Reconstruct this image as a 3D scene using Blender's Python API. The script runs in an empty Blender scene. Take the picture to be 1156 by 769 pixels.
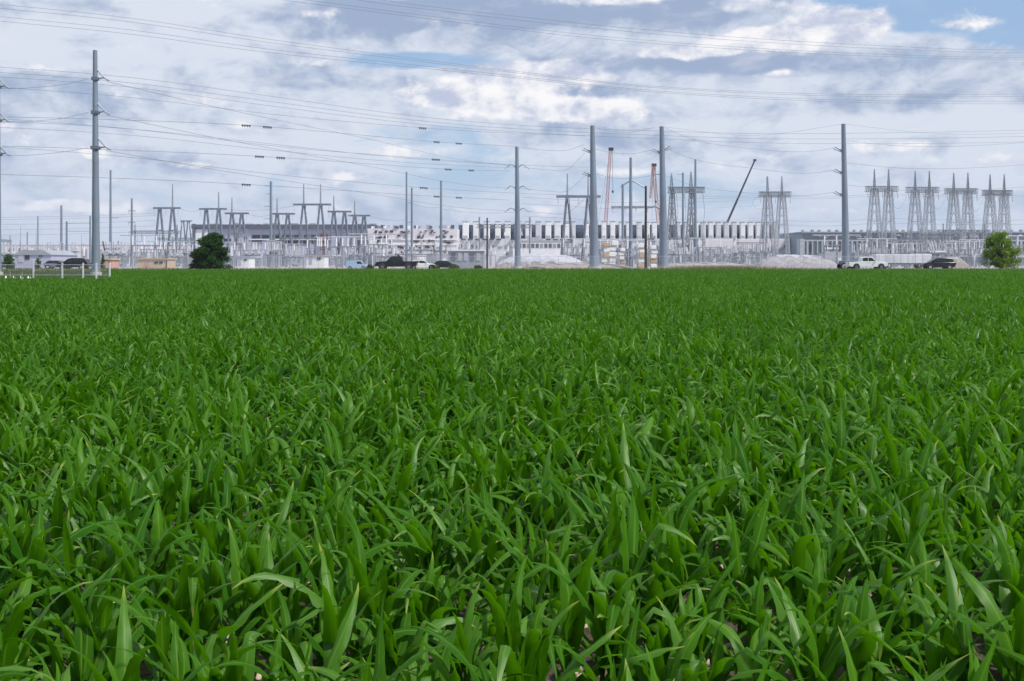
import bpy, bmesh, math, random
import numpy as np
from mathutils import Vector, Matrix

rnd = random.Random(11)
R = math.radians
SC = bpy.context.scene
COL = SC.collection
F = 1284.0          # focal length in photograph pixels (40 mm on 36 mm)
HOR = 297.0         # horizon row in the photograph
EYE = 1.6           # eye height
SITE = 0.62         # level of the road and the yard beyond the field


def at(px, py, d):
    return Vector(((px - 578.0) / F * d, d, EYE + (HOR - py) / F * d))


def gx(px, d):
    return (px - 578.0) / F * d


def zz(py, d):
    return EYE + (HOR - py) / F * d


def ground_z(x, y):
    """profile of the ground sheet: flat field, a low bank up to the road and the yard"""
    t = min(max((y - 151.0) / 5.0, 0.0), 1.0)
    base = 0.25 * min(max(y, 0.0), 151.0) / 151.0
    return base + (SITE - base) * t * t * (3 - 2 * t)


# ------------------------------------------------------------------ materials
MATS = {}


def nodes_of(m):
    m.use_nodes = True
    return m.node_tree.nodes, m.node_tree.links


def mat(name, col, rough=0.6, metal=0.0, var=0.12, scale=1.5, bump=0.0, spec=0.4, stretch=(1, 1, 1), col2=None):
    """Principled material whose colour varies with object-space noise (dirt, weathering)."""
    if name in MATS:
        return MATS[name]
    m = bpy.data.materials.new(name)
    N, L = nodes_of(m)
    b = N['Principled BSDF']
    tc = N.new('ShaderNodeTexCoord')
    mp = N.new('ShaderNodeMapping')
    mp.inputs['Scale'].default_value = stretch
    L.new(tc.outputs['Object'], mp.inputs['Vector'])
    n = N.new('ShaderNodeTexNoise')
    n.inputs['Scale'].default_value = scale
    n.inputs['Detail'].default_value = 5
    n.inputs['Roughness'].default_value = 0.6
    L.new(mp.outputs[0], n.inputs['Vector'])
    r = N.new('ShaderNodeValToRGB')
    lo = [c * (1 - var) for c in col] if col2 is None else col2
    hi = [min(1, c * (1 + var)) for c in col]
    r.color_ramp.elements[0].position = 0.33
    r.color_ramp.elements[1].position = 0.67
    r.color_ramp.elements[0].color = (*lo, 1)
    r.color_ramp.elements[1].color = (*hi, 1)
    L.new(n.outputs['Fac'], r.inputs['Fac'])
    L.new(r.outputs['Color'], b.inputs['Base Color'])
    b.inputs['Roughness'].default_value = rough
    b.inputs['Metallic'].default_value = metal
    b.inputs['Specular IOR Level'].default_value = spec
    if bump:
        bp = N.new('ShaderNodeBump')
        bp.inputs['Strength'].default_value = bump
        bp.inputs['Distance'].default_value = 0.05
        L.new(n.outputs['Fac'], bp.inputs['Height'])
        L.new(bp.outputs[0], b.inputs['Normal'])
    MATS[name] = m
    return m


M_POLE = mat('weathered_steel_pole', (0.20, 0.245, 0.31), 0.55, 0.15, 0.14, 0.5, stretch=(1, 1, .25))
M_GALV = mat('galvanised_steel', (0.27, 0.30, 0.35), 0.5, 0.2, 0.2, 1.0)
M_DARKGALV = mat('dull_galvanised_steel', (0.17, 0.20, 0.25), 0.55, 0.2, 0.2, 1.0)
M_PALEGALV = mat('pale_galvanised_steel', (0.42, 0.45, 0.50), 0.5, 0.1, 0.15, 1.0)
M_WIRE = mat('aluminium_conductor', (0.20, 0.21, 0.25), 0.5, 0.1, 0.05, 1.0)
M_DARK = mat('dark_fitting', (0.05, 0.055, 0.07), 0.5, 0, 0.1, 2.0)
M_PORC = mat('grey_porcelain', (0.46, 0.47, 0.52), 0.3, 0, 0.12, 2.0)
M_WPORC = mat('pale_porcelain', (0.74, 0.74, 0.78), 0.35, 0, 0.08, 2.0)
M_BROWNP = mat('brown_porcelain', (0.12, 0.065, 0.05), 0.3, 0, 0.15, 2.0)
M_WOOD = mat('creosoted_wood', (0.055, 0.045, 0.04), 0.85, 0, 0.3, 3.0, 0.2, stretch=(4, 4, .3))
M_WHITE = mat('white_cladding', (0.76, 0.76, 0.79), 0.5, 0, 0.06, 0.35, stretch=(1, 1, .4))
M_WHITEP = mat('white_paint', (0.80, 0.80, 0.82), 0.4, 0, 0.05, 2.0)
M_PALEW = mat('off_white_cladding', (0.60, 0.61, 0.66), 0.5, 0, 0.12, 0.5, stretch=(1, 1, .3))
M_LILAC = mat('lilac_grey_cladding', (0.40, 0.42, 0.54), 0.6, 0, 0.08, 0.25, stretch=(1, 1, .4))
M_PINKW = mat('pinkish_white_cladding', (0.66, 0.63, 0.67), 0.6, 0, 0.08, 0.25)
M_SLATE = mat('slate_fascia', (0.10, 0.115, 0.16), 0.6, 0, 0.12, 0.5)
M_SCREEN = mat('slate_blue_screen', (0.10, 0.125, 0.18), 0.6, 0, 0.35, 0.3)
M_LOUVRE = mat('dark_louvre', (0.045, 0.05, 0.065), 0.6, 0, 0.2, 1.0)
M_GLASS = mat('dark_window_glass', (0.02, 0.025, 0.035), 0.12, 0, 0.2, 0.5, spec=0.6)
M_TEAL = mat('blue_grey_cladding', (0.24, 0.31, 0.37), 0.55, 0, 0.1, 0.4)
M_GREYB = mat('mid_grey_cladding', (0.30, 0.32, 0.37), 0.6, 0, 0.1, 0.4)
M_RUST = mat('rust_red_cladding', (0.22, 0.09, 0.09), 0.6, 0, 0.15, 0.6)
M_TAN = mat('tan_paint', (0.50, 0.38, 0.26), 0.6, 0, 0.1, 1.0)
M_PINK = mat('salmon_board', (0.48, 0.30, 0.26), 0.7, 0, 0.12, 1.0)
M_CONC = mat('pale_concrete', (0.42, 0.41, 0.40), 0.85, 0, 0.12, 1.0, 0.1)
M_GREY = mat('equipment_grey', (0.38, 0.40, 0.45), 0.45, 0, 0.1, 1.5)
M_DGREY = mat('equipment_dark_grey', (0.13, 0.14, 0.18), 0.5, 0, 0.15, 1.5)
M_TYRE = mat('tyre_rubber', (0.018, 0.018, 0.02), 0.85, 0, 0.2, 6.0)
M_RIM = mat('wheel_alloy', (0.55, 0.56, 0.58), 0.3, 0.6, 0.06, 6.0)
M_BLACKP = mat('black_car_paint', (0.012, 0.013, 0.018), 0.22, 0, 0.3, 2.0, spec=0.6)
M_WHITEC = mat('white_car_paint', (0.78, 0.80, 0.79), 0.25, 0, 0.04, 2.0, spec=0.6)
M_BLUEC = mat('pale_blue_paint', (0.36, 0.47, 0.62), 0.35, 0, 0.05, 2.0)
M_REDL = mat('red_lamp_lens', (0.35, 0.02, 0.02), 0.2, 0, 0.1, 6.0)
M_CLRL = mat('clear_lamp_lens', (0.7, 0.7, 0.68), 0.1, 0, 0.05, 6.0)
M_CRED = mat('crane_red', (0.42, 0.09, 0.10), 0.5, 0, 0.15, 1.0)
M_CORG = mat('crane_orange', (0.46, 0.20, 0.14), 0.5, 0, 0.15, 1.0)
M_CBLK = mat('crane_charcoal', (0.035, 0.04, 0.055), 0.4, 0, 0.2, 1.0)
M_TARP = mat('white_tarpaulin', (0.43, 0.43, 0.49), 0.6, 0, 0.16, 1.2, 0.35)
M_DIRT = mat('spoil_earth', (0.30, 0.26, 0.235), 0.95, 0, 0.25, 1.5, 0.6)
M_MOUND = mat('grey_spoil', (0.33, 0.31, 0.33), 0.95, 0, 0.22, 1.2, 0.6)
M_PLASTIC = mat('crumpled_white_plastic', (0.82, 0.83, 0.84), 0.4, 0, 0.06, 4.0, 0.3)
M_TIMBER = mat('pallet_timber', (0.42, 0.31, 0.21), 0.8, 0, 0.2, 3.0)
M_BARK = mat('tree_bark', (0.075, 0.058, 0.045), 0.9, 0, 0.3, 6.0, 0.5, stretch=(3, 3, .6))


def leaf_material(name, base, alt, transl, rough=0.45, tr_amount=0.3, spec=0.5):
    """Foliage: colour varies per plant and along the blade, a paler midrib, light shines through."""
    m = bpy.data.materials.new(name)
    N, L = nodes_of(m)
    b = N['Principled BSDF']
    out = N['Material Output']
    oi = N.new('ShaderNodeObjectInfo')
    geo = N.new('ShaderNodeNewGeometry')
    tc = N.new('ShaderNodeTexCoord')
    n = N.new('ShaderNodeTexNoise')
    n.inputs['Scale'].default_value = 0.35
    n.inputs['Detail'].default_value = 3
    L.new(geo.outputs['Position'], n.inputs['Vector'])
    add = N.new('ShaderNodeMath'); add.operation = 'MULTIPLY_ADD'
    L.new(geo.outputs['Random Per Island'], add.inputs[0])
    add.inputs[1].default_value = 0.55
    ad2 = N.new('ShaderNodeMath'); ad2.operation = 'MULTIPLY_ADD'
    L.new(n.outputs['Fac'], ad2.inputs[0])
    ad2.inputs[1].default_value = 0.9
    ad2.inputs[2].default_value = -0.35
    L.new(ad2.outputs[0], add.inputs[2])
    ad3 = N.new('ShaderNodeMath'); ad3.operation = 'MULTIPLY_ADD'
    L.new(oi.outputs['Random'], ad3.inputs[0])
    ad3.inputs[1].default_value = 0.3
    L.new(add.outputs[0], ad3.inputs[2])
    mx = N.new('ShaderNodeMixRGB')
    mx.inputs[1].default_value = (*base, 1)
    mx.inputs[2].default_value = (*alt, 1)
    mx.use_clamp = True
    cl = N.new('ShaderNodeClamp')
    L.new(ad3.outputs[0], cl.inputs[0])
    L.new(cl.outputs[0], mx.inputs[0])
    # midrib from the UV map
    uv = N.new('ShaderNodeSeparateXYZ')
    L.new(tc.outputs['UV'], uv.inputs[0])
    s = N.new('ShaderNodeMath'); s.operation = 'SUBTRACT'
    L.new(uv.outputs['X'], s.inputs[0]); s.inputs[1].default_value = 0.5
    a = N.new('ShaderNodeMath'); a.operation = 'ABSOLUTE'
    L.new(s.outputs[0], a.inputs[0])
    rib = N.new('ShaderNodeMapRange')
    L.new(a.outputs[0], rib.inputs['Value'])
    rib.inputs['From Min'].default_value = 0.02
    rib.inputs['From Max'].default_value = 0.07
    rib.inputs['To Min'].default_value = 0.45
    rib.inputs['To Max'].default_value = 0.0
    mr = N.new('ShaderNodeMixRGB')
    L.new(rib.outputs[0], mr.inputs[0])
    L.new(mx.outputs[0], mr.inputs[1])
    mr.inputs[2].default_value = (alt[0] * 2.0 + .01, alt[1] * 1.5 + .02, alt[2] * 2.0 + .004, 1)
    tip = N.new('ShaderNodeMapRange')
    L.new(uv.outputs['Y'], tip.inputs['Value'])
    tip.inputs['From Min'].default_value = 0.86; tip.inputs['From Max'].default_value = 1.0
    tr_ = N.new('ShaderNodeMath'); tr_.operation = 'GREATER_THAN'
    L.new(geo.outputs['Random Per Island'], tr_.inputs[0]); tr_.inputs[1].default_value = 0.55
    tm = N.new('ShaderNodeMath'); tm.operation = 'MULTIPLY'
    L.new(tip.outputs[0], tm.inputs[0]); L.new(tr_.outputs[0], tm.inputs[1])
    mt_ = N.new('ShaderNodeMixRGB')
    L.new(tm.outputs[0], mt_.inputs[0]); L.new(mr.outputs[0], mt_.inputs[1])
    mt_.inputs[2].default_value = (min(.4, alt[0] * 3 + .1), min(.38, alt[1] * 1.3 + .08), alt[2] + .05, 1)
    mr = mt_
    # fine veins along the blade
    wv = N.new('ShaderNodeMath'); wv.operation = 'MULTIPLY'
    L.new(uv.outputs['X'], wv.inputs[0]); wv.inputs[1].default_value = 110.0
    sn = N.new('ShaderNodeMath'); sn.operation = 'SINE'
    L.new(wv.outputs[0], sn.inputs[0])
    bp = N.new('ShaderNodeBump')
    bp.inputs['Strength'].default_value = 0.12
    bp.inputs['Distance'].default_value = 0.002
    L.new(sn.outputs[0], bp.inputs['Height'])
    L.new(bp.outputs[0], b.inputs['Normal'])
    # paler underside
    bk = N.new('ShaderNodeMixRGB')
    L.new(geo.outputs['Backfacing'], bk.inputs[0])
    L.new(mr.outputs[0], bk.inputs[1])
    hs = N.new('ShaderNodeHueSaturation')
    hs.inputs['Saturation'].default_value = 0.96
    hs.inputs['Value'].default_value = 1.15
    L.new(mr.outputs[0], hs.inputs['Color'])
    L.new(hs.outputs[0], bk.inputs[2])
    L.new(bk.outputs[0], b.inputs['Base Color'])
    b.inputs['Roughness'].default_value = rough
    sv = N.new('ShaderNodeMapRange')
    L.new(geo.outputs['Random Per Island'], sv.inputs['Value'])
    sv.inputs['From Min'].default_value = 0.45; sv.inputs['From Max'].default_value = 1.0
    sv.inputs['To Min'].default_value = spec * 0.3; sv.inputs['To Max'].default_value = spec * 2.6
    L.new(sv.outputs[0], b.inputs['Specular IOR Level'])
    tr = N.new('ShaderNodeBsdfTranslucent')
    tr.inputs['Color'].default_value = (*transl, 1)
    ms = N.new('ShaderNodeMixShader')
    ms.inputs[0].default_value = tr_amount
    L.new(b.outputs[0], ms.inputs[1])
    L.new(tr.outputs[0], ms.inputs[2])
    L.new(ms.outputs[0], out.inputs['Surface'])
    return m


M_CORN = leaf_material('corn_leaf', (0.011, 0.070, 0.002), (0.068, 0.184, 0.003), (0.14, 0.43, 0.003), 0.40, 0.28, 0.20)
M_TREE = leaf_material('dark_tree_leaf', (0.012, 0.048, 0.010), (0.030, 0.085, 0.014), (0.04, 0.12, 0.01), 0.55, 0.2, 0.1)
M_TREEL = leaf_material('fresh_tree_leaf', (0.075, 0.155, 0.014), (0.18, 0.29, 0.03), (0.26, 0.42, 0.02), 0.5, 0.35, 0.15)
M_SHRUB = leaf_material('shrub_leaf', (0.03, 0.07, 0.028), (0.06, 0.11, 0.035), (0.08, 0.15, 0.03), 0.6, 0.2, 0.3)
M_GRASS = leaf_material('verge_grass', (0.04, 0.09, 0.022), (0.10, 0.13, 0.045), (0.10, 0.20, 0.03), 0.6, 0.3, 0.3)
M_DRY = leaf_material('dry_verge_weed', (0.30, 0.28, 0.16), (0.55, 0.52, 0.36), (0.4, 0.4, 0.2), 0.7, 0.2, 0.3)


def soil_material():
    m = bpy.data.materials.new('tilled_soil')
    N, L = nodes_of(m)
    b = N['Principled BSDF']
    tc = N.new('ShaderNodeTexCoord')
    n1 = N.new('ShaderNodeTexNoise'); n1.inputs['Scale'].default_value = 6; n1.inputs['Detail'].default_value = 8
    n2 = N.new('ShaderNodeTexVoronoi'); n2.inputs['Scale'].default_value = 28
    L.new(tc.outputs['Object'], n1.inputs['Vector'])
    L.new(tc.outputs['Object'], n2.inputs['Vector'])
    r = N.new('ShaderNodeValToRGB')
    r.color_ramp.elements[0].position = 0.35
    r.color_ramp.elements[0].color = (0.045, 0.031, 0.023, 1)
    r.color_ramp.elements[1].position = 0.7
    r.color_ramp.elements[1].color = (0.14, 0.10, 0.074, 1)
    L.new(n1.outputs['Fac'], r.inputs['Fac'])
    L.new(r.outputs[0], b.inputs['Base Color'])
    b.inputs['Roughness'].default_value = 0.95
    bp = N.new('ShaderNodeBump'); bp.inputs['Strength'].default_value = 0.8; bp.inputs['Distance'].default_value = 0.03
    ad = N.new('ShaderNodeMath'); ad.operation = 'ADD'
    L.new(n1.outputs['Fac'], ad.inputs[0]); L.new(n2.outputs['Distance'], ad.inputs[1])
    L.new(ad.outputs[0], bp.inputs['Height'])
    L.new(bp.outputs[0], b.inputs['Normal'])
    return m


M_SOIL = soil_material()
M_SITEG = mat('gravel_yard', (0.34, 0.32, 0.31), 0.95, 0, 0.2, 0.6, 0.3)
M_LAWN = mat('grass_ground', (0.045, 0.085, 0.025), 0.95, 0, 0.3, 0.5, 0.3)
M_ASPH = mat('asphalt', (0.055, 0.055, 0.058), 0.85, 0, 0.15, 2.0, 0.1)
M_YEL = mat('yellow_road_paint', (0.55, 0.38, 0.05), 0.6, 0, 0.1, 2.0)


# ------------------------------------------------------------------ mesh builder
class MB:
    def __init__(s):
        s.v = []; s.f = []; s.u = None

    def box(s, c, size, rz=0.0):
        cx, cy, cz = c; a, b, h = size[0] / 2, size[1] / 2, size[2] / 2
        i = len(s.v); co, si = math.cos(rz), math.sin(rz)
        for dx, dy, dz in ((-a, -b, -h), (a, -b, -h), (a, b, -h), (-a, b, -h), (-a, -b, h), (a, -b, h), (a, b, h), (-a, b, h)):
            s.v.append((cx + dx * co - dy * si, cy + dx * si + dy * co, cz + dz))
        for q in ((0, 3, 2, 1), (4, 5, 6, 7), (0, 1, 5, 4), (1, 2, 6, 5), (2, 3, 7, 6), (3, 0, 4, 7)):
            s.f.append(tuple(i + k for k in q))
        return s

    def tube(s, p, q, r0, r1=None, n=8, cap=True):
        p, q = Vector(p), Vector(q)
        r1 = r0 if r1 is None else r1
        d = q - p
        if d.length < 1e-6:
            return s
        d.normalize()
        a = d.orthogonal().normalized(); b = d.cross(a)
        i = len(s.v)
        for c, r in ((p, r0), (q, r1)):
            for k in range(n):
                t = 2 * math.pi * k / n
                s.v.append(tuple(c + a * (r * math.cos(t)) + b * (r * math.sin(t))))
        for k in range(n):
            j = (k + 1) % n
            s.f.append((i + k, i + j, i + n + j, i + n + k))
        if cap:
            s.f.append(tuple(i + k for k in reversed(range(n))))
            s.f.append(tuple(i + n + k for k in range(n)))
        return s

    def path(s, pts, r, n=5):
        """one tube along a polyline"""
        pts = [Vector(p) for p in pts]
        i = len(s.v)
        for k, p in enumerate(pts):
            d = (pts[min(k + 1, len(pts) - 1)] - pts[max(k - 1, 0)]).normalized()
            a = d.cross(Vector((0, 0, 1)))
            a = a.normalized() if a.length > 1e-4 else Vector((1, 0, 0))
            b = d.cross(a)
            for j in range(n):
                t = 2 * math.pi * j / n
                s.v.append(tuple(p + a * (r * math.cos(t)) + b * (r * math.sin(t))))
        for k in range(len(pts) - 1):
            for j in range(n):
                jj = (j + 1) % n
                s.f.append((i + k * n + j, i + k * n + jj, i + (k + 1) * n + jj, i + (k + 1) * n + j))
        return s

    def lathe(s, base, prof, n=10):
        """profile (r, z) turned about the vertical through base"""
        i = len(s.v); bx, by, bz = base
        for r, z in prof:
            for k in range(n):
                t = 2 * math.pi * k / n
                s.v.append((bx + r * math.cos(t), by + r * math.sin(t), bz + z))
        for m in range(len(prof) - 1):
            for k in range(n):
                j = (k + 1) % n
                s.f.append((i + m * n + k, i + m * n + j, i + (m + 1) * n + j, i + (m + 1) * n + k))
        s.f.append(tuple(i + k for k in reversed(range(n))))
        s.f.append(tuple(i + (len(prof) - 1) * n + k for k in range(n)))
        return s

    def insul(s, p, q, r, sheds=6, n=8):
        """ribbed insulator from p to q"""
        p, q = Vector(p), Vector(q)
        for k in range(sheds):
            a = p.lerp(q, k / sheds); m = p.lerp(q, (k + .55) / sheds); e = p.lerp(q, (k + 1) / sheds)
            s.tube(a, m, r * .55, r, n, False)
            s.tube(m, e, r, r * .55, n, False)
        return s

    def prism(s, poly, y0, y1, axis='y'):
        """polygon in (x, z) extruded from y0 to y1"""
        i = len(s.v); n = len(poly)
        for y in (y0, y1):
            for x, z in poly:
                s.v.append((x, y, z) if axis == 'y' else (y, x, z))
        s.f.append(tuple(i + k for k in range(n)))
        s.f.append(tuple(i + n + k for k in reversed(range(n))))
        for k in range(n):
            j = (k + 1) % n
            s.f.append((i + j, i + k, i + n + k, i + n + j))
        return s

    def lattice(s, p0, w0, p1, w1, bays, rc, rb, d0=None, d1=None):
        """four-chord lattice mast from p0 (half widths w0, d0) to p1"""
        p0, p1 = Vector(p0), Vector(p1)
        d0 = w0 if d0 is None else d0; d1 = w1 if d1 is None else d1
        ax = (p1 - p0).normalized()
        if abs(ax.z) > .5:
            X, Y = Vector((1, 0, 0)), Vector((0, 1, 0))
        else:
            X, Y = Vector((0, 0, 1)), Vector((0, 1, 0))
        cs = ((-1, -1), (1, -1), (1, 1), (-1, 1))
        lv = []
        for k in range(bays + 1):
            t = k / bays; c = p0.lerp(p1, t); w = w0 + (w1 - w0) * t; dd = d0 + (d1 - d0) * t
            lv.append([c + X * (a * w) + Y * (b * dd) for a, b in cs])
        for j in range(4):
            s.tube(lv[0][j], lv[-1][j], rc, rc, 4)
        for k in range(bays):
            for j in range(4):
                i2 = (j + 1) % 4
                s.tube(lv[k][j], lv[k + 1][i2], rb, rb, 3, False)
                s.tube(lv[k][i2], lv[k + 1][j], rb, rb, 3, False)
                s.tube(lv[k + 1][j], lv[k + 1][i2], rb, rb, 3, False)
        return s

    def build(s, name, material, parent=None, loc=None, smooth=None, bevel=0.0):
        me = bpy.data.meshes.new(name)
        me.from_pydata(s.v, [], s.f)
        me.validate(clean_customdata=False)
        bm = bmesh.new(); bm.from_mesh(me)
        bmesh.ops.recalc_face_normals(bm, faces=bm.faces)
        bm.to_mesh(me); bm.free()
        me.materials.append(material)
        if smooth is not None:
            me.shade_auto = None if False else None
        o = bpy.data.objects.new(name, me)
        COL.objects.link(o)
        if parent is not None:
            o.parent = parent
        if loc is not None:
            o.location = loc
        if smooth is not None:
            for p in me.polygons:
                p.use_smooth = True
            try:
                me.set_sharp_from_angle(angle=R(smooth))
            except Exception:
                pass
        if bevel:
            b = o.modifiers.new('bevel', 'BEVEL'); b.width = bevel; b.segments = 2; b.limit_method = 'ANGLE'; b.angle_limit = R(30)
        return o


# MB.build must not touch mesh attributes that do not exist
def _build(s, name, material, parent=None, loc=None, smooth=None, bevel=0.0):
    me = bpy.data.meshes.new(name)
    me.from_pydata(s.v, [], s.f)
    bm = bmesh.new(); bm.from_mesh(me)
    bmesh.ops.recalc_face_normals(bm, faces=bm.faces)
    bm.to_mesh(me); bm.free()
    me.materials.append(material)
    o = bpy.data.objects.new(name, me)
    COL.objects.link(o)
    if parent is not None:
        o.parent = parent
    if loc is not None:
        o.location = loc
    if smooth is not None:
        me.polygons.foreach_set('use_smooth', [True] * len(me.polygons))
        me.set_sharp_from_angle(angle=R(smooth))
    if bevel:
        b = o.modifiers.new('bevel', 'BEVEL'); b.width = bevel; b.segments = 2; b.limit_method = 'ANGLE'; b.angle_limit = R(30)
    return o


MB.build = _build


def tag(o, label=None, cat=None, group=None, kind=None):
    if label: o['label'] = label
    if cat: o['category'] = cat
    if group: o['group'] = group
    if kind: o['kind'] = kind
    return o


def thing(name, label, cat, loc, rz=0.0, group=None):
    o = bpy.data.objects.new(name, None)
    o.empty_display_size = 0.5
    COL.objects.link(o)
    o.location = loc; o.rotation_euler = (0, 0, rz)
    return tag(o, label, cat, group)


KIDS = {}


def kids_index():
    KIDS.clear()
    for o in COL.objects:
        if o.parent is not None:
            KIDS.setdefault(o.parent.name, []).append(o)


def dup(root, loc, rz=0.0, label=None, scale=1.0):
    """a copy of a thing with copies of its parts and sub-parts (mesh data shared)"""
    r = root.copy(); COL.objects.link(r)
    r.location = loc; r.rotation_euler = (0, 0, rz); r.scale = (scale,) * 3
    if label: r['label'] = label
    for c in KIDS.get(root.name, []):
        c2 = c.copy(); COL.objects.link(c2); c2.parent = r
        for g in KIDS.get(c.name, []):
            g2 = g.copy(); COL.objects.link(g2); g2.parent = c2
    return r


def mesh_np(name, V, faces, material, uv=None, smooth=False):
    """mesh object from numpy arrays of quads or triangles"""
    me = bpy.data.meshes.new(name)
    nf, k = faces.shape
    me.vertices.add(len(V)); me.vertices.foreach_set('co', V.astype(np.float32).ravel())
    me.loops.add(nf * k); me.loops.foreach_set('vertex_index', faces.astype(np.int32).ravel())
    me.polygons.add(nf)
    me.polygons.foreach_set('loop_start', np.arange(0, nf * k, k, dtype=np.int32))
    me.polygons.foreach_set('loop_total', np.full(nf, k, dtype=np.int32))
    if uv is not None:
        l = me.uv_layers.new(name='UVMap')
        l.data.foreach_set('uv', uv[faces.ravel()].astype(np.float32).ravel())
    me.update(calc_edges=True)
    if smooth:
        me.polygons.foreach_set('use_smooth', np.ones(nf, dtype=bool))
    me.materials.append(material)
    return me


# ------------------------------------------------------------------ camera, light, sky
cam = bpy.data.cameras.new('camera')
cam.sensor_width = 36.0
cam.lens = 40.0
cam.shift_y = (HOR - 384.5) / 1156.0
cam.clip_start = 0.1
cam.clip_end = 20000
co = bpy.data.objects.new('camera', cam)
COL.objects.link(co)
co.location = (0, 0, EYE)
co.rotation_euler = (R(90), 0, 0)
SC.camera = co

SUN_EL, SUN_AZ = 52.0, 118.0          # azimuth clockwise from the view direction: right and slightly behind
sd = Vector((math.sin(R(SUN_AZ)) * math.cos(R(SUN_EL)), math.cos(R(SUN_AZ)) * math.cos(R(SUN_EL)), math.sin(R(SUN_EL))))
sl = bpy.data.lights.new('sun', 'SUN')
sl.energy = 4.2; sl.angle = R(2.0); sl.color = (1.0, 0.96, 0.9)
so = bpy.data.objects.new('sun', sl); COL.objects.link(so)
so.rotation_euler = (-sd).to_track_quat('-Z', 'Y').to_euler()
so.location = (0, -20, 60)


def build_world():
    w = bpy.data.worlds.new('World'); SC.world = w; w.use_nodes = True
    N, L = w.node_tree.nodes, w.node_tree.links
    N.clear()
    out = N.new('ShaderNodeOutputWorld'); bg = N.new('ShaderNodeBackground')
    L.new(bg.outputs[0], out.inputs[0])
    bg.inputs['Strength'].default_value = 0.1
    sky = N.new('ShaderNodeTexSky'); sky.sky_type = 'NISHITA'; sky.sun_disc = False
    sky.sun_elevation = R(SUN_EL); sky.sun_rotation = R(SUN_AZ)
    sky.air_density = 1.0; sky.dust_density = 0.6; sky.ozone_density = 1.5
    tc = N.new('ShaderNodeTexCoord')
    sep = N.new('ShaderNodeSeparateXYZ'); L.new(tc.outputs['Generated'], sep.inputs[0])

    def val(x): return x

    def m(op, a, b=None, c=None, clamp=False):
        n = N.new('ShaderNodeMath'); n.operation = op; n.use_clamp = clamp
        for i, x in enumerate((a, b, c)):
            if x is None: continue
            if isinstance(x, (int, float)): n.inputs[i].default_value = x
            else: L.new(x, n.inputs[i])
        return n.outputs[0]

    def ss(x, lo, hi):
        n = N.new('ShaderNodeMapRange'); n.interpolation_type = 'SMOOTHSTEP'
        L.new(x, n.inputs['Value']); n.inputs['From Min'].default_value = lo; n.inputs['From Max'].default_value = hi
        return n.outputs[0]

    def mix(f, a, b):
        n = N.new('ShaderNodeMixRGB')
        for i, x in enumerate((f, a, b)):
            if isinstance(x, (tuple, list)): n.inputs[i].default_value = (*x, 1)
            elif isinstance(x, (int, float)): n.inputs[i].default_value = x
            else: L.new(x, n.inputs[i])
        return n.outputs[0]

    az = m('ARCTAN2', sep.outputs['X'], sep.outputs['Y'])
    hz = m('SQRT', m('ADD', m('MULTIPLY', sep.outputs['X'], sep.outputs['X']), m('MULTIPLY', sep.outputs['Y'], sep.outputs['Y'])))
    el = m('ARCTAN2', sep.outputs['Z'], hz)

    def vec(sx, sz, dz=0.0, seed=0.0, da=0.0):
        n = N.new('ShaderNodeCombineXYZ')
        L.new(m('MULTIPLY', m('ADD', az, da), sx), n.inputs[0])
        L.new(m('MULTIPLY', m('ADD', el, dz), sz), n.inputs[1])
        n.inputs[2].default_value = seed
        return n.outputs[0]

    def noise(v, scale, detail=7, rough=0.55, dist=0.0):
        n = N.new('ShaderNodeTexNoise')
        L.new(v, n.inputs['Vector']); n.inputs['Scale'].default_value = scale
        n.inputs['Detail'].default_value = detail; n.inputs['Roughness'].default_value = rough
        n.inputs['Distortion'].default_value = dist
        return n.outputs['Fac']

    def blob(px, py, sx, sy):
        a = m('MULTIPLY', m('SUBTRACT', az, (px - 578) / F), F / sx)
        e = m('MULTIPLY', m('SUBTRACT', el, (HOR - py) / F), F / sy)
        r2 = m('ADD', m('MULTIPLY', a, a), m('MULTIPLY', e, e))
        return m('EXPONENT', m('MULTIPLY', r2, -1.0))

    def total(items):
        t = None
        for wgt, b in items:
            x = m('MULTIPLY', b, wgt)
            t = x if t is None else m('ADD', t, x)
        return t

    # broken cloud sheet with blue gaps
    n_sheet = noise(vec(1, 2.4, 0, 3.1), 9.0, 9, 0.6, 0.5)
    gaps = total([(1.0, blob(966, 18, 50, 24)), (1.0, blob(1055, 34, 90, 16)), (0.5, blob(1130, 55, 70, 24)), (0.22, blob(1010, 85, 60, 14)),
                  (0.6, blob(470, 72, 95, 11)), (0.26, blob(600, 205, 160, 26)), (0.26, blob(800, 222, 160, 26)),
                  (0.20, blob(250, 215, 200, 26)), (0.14, blob(60, 175, 90, 40)), (0.14, blob(380, 100, 90, 14)),
                  (0.14, blob(480, 150, 120, 14)), (0.22, blob(1080, 240, 120, 20))])
    cover = ss(m('SUBTRACT', n_sheet, gaps), 0.16, 0.40)
    # grey undersides of the sheet
    n_dark = noise(vec(1, 2.5, 0, 9.7), 8.0, 8, 0.58, 0.4)
    n_mid = noise(vec(1, 1.7, 0, 55.0), 19.0, 9, 0.62, 0.3)
    dark_b = total([(0.36, blob(690, 22, 200, 18)), (0.40, blob(790, 76, 150, 11)), (0.30, blob(940, 88, 90, 8)), (0.24, blob(600, 100, 110, 10)), (0.26, blob(500, 20, 140, 22)),
                    (0.14, blob(400, 18, 120, 16)), (0.30, blob(1110, 22, 60, 7)), (0.16, blob(720, 158, 150, 10)),
                    (0.16, blob(150, 112, 160, 12)), (0.16, blob(950, 128, 160, 10)), (-0.08, blob(230, 60, 200, 40)), (-0.10, blob(600, 205, 700, 55)),
                    (-0.08, blob(60, 60, 120, 60)), (-0.16, blob(900, 150, 300, 12)), (-0.14, blob(350, 165, 200, 14)),
                    (-0.2, blob(230, 20, 120, 14))])
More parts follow.
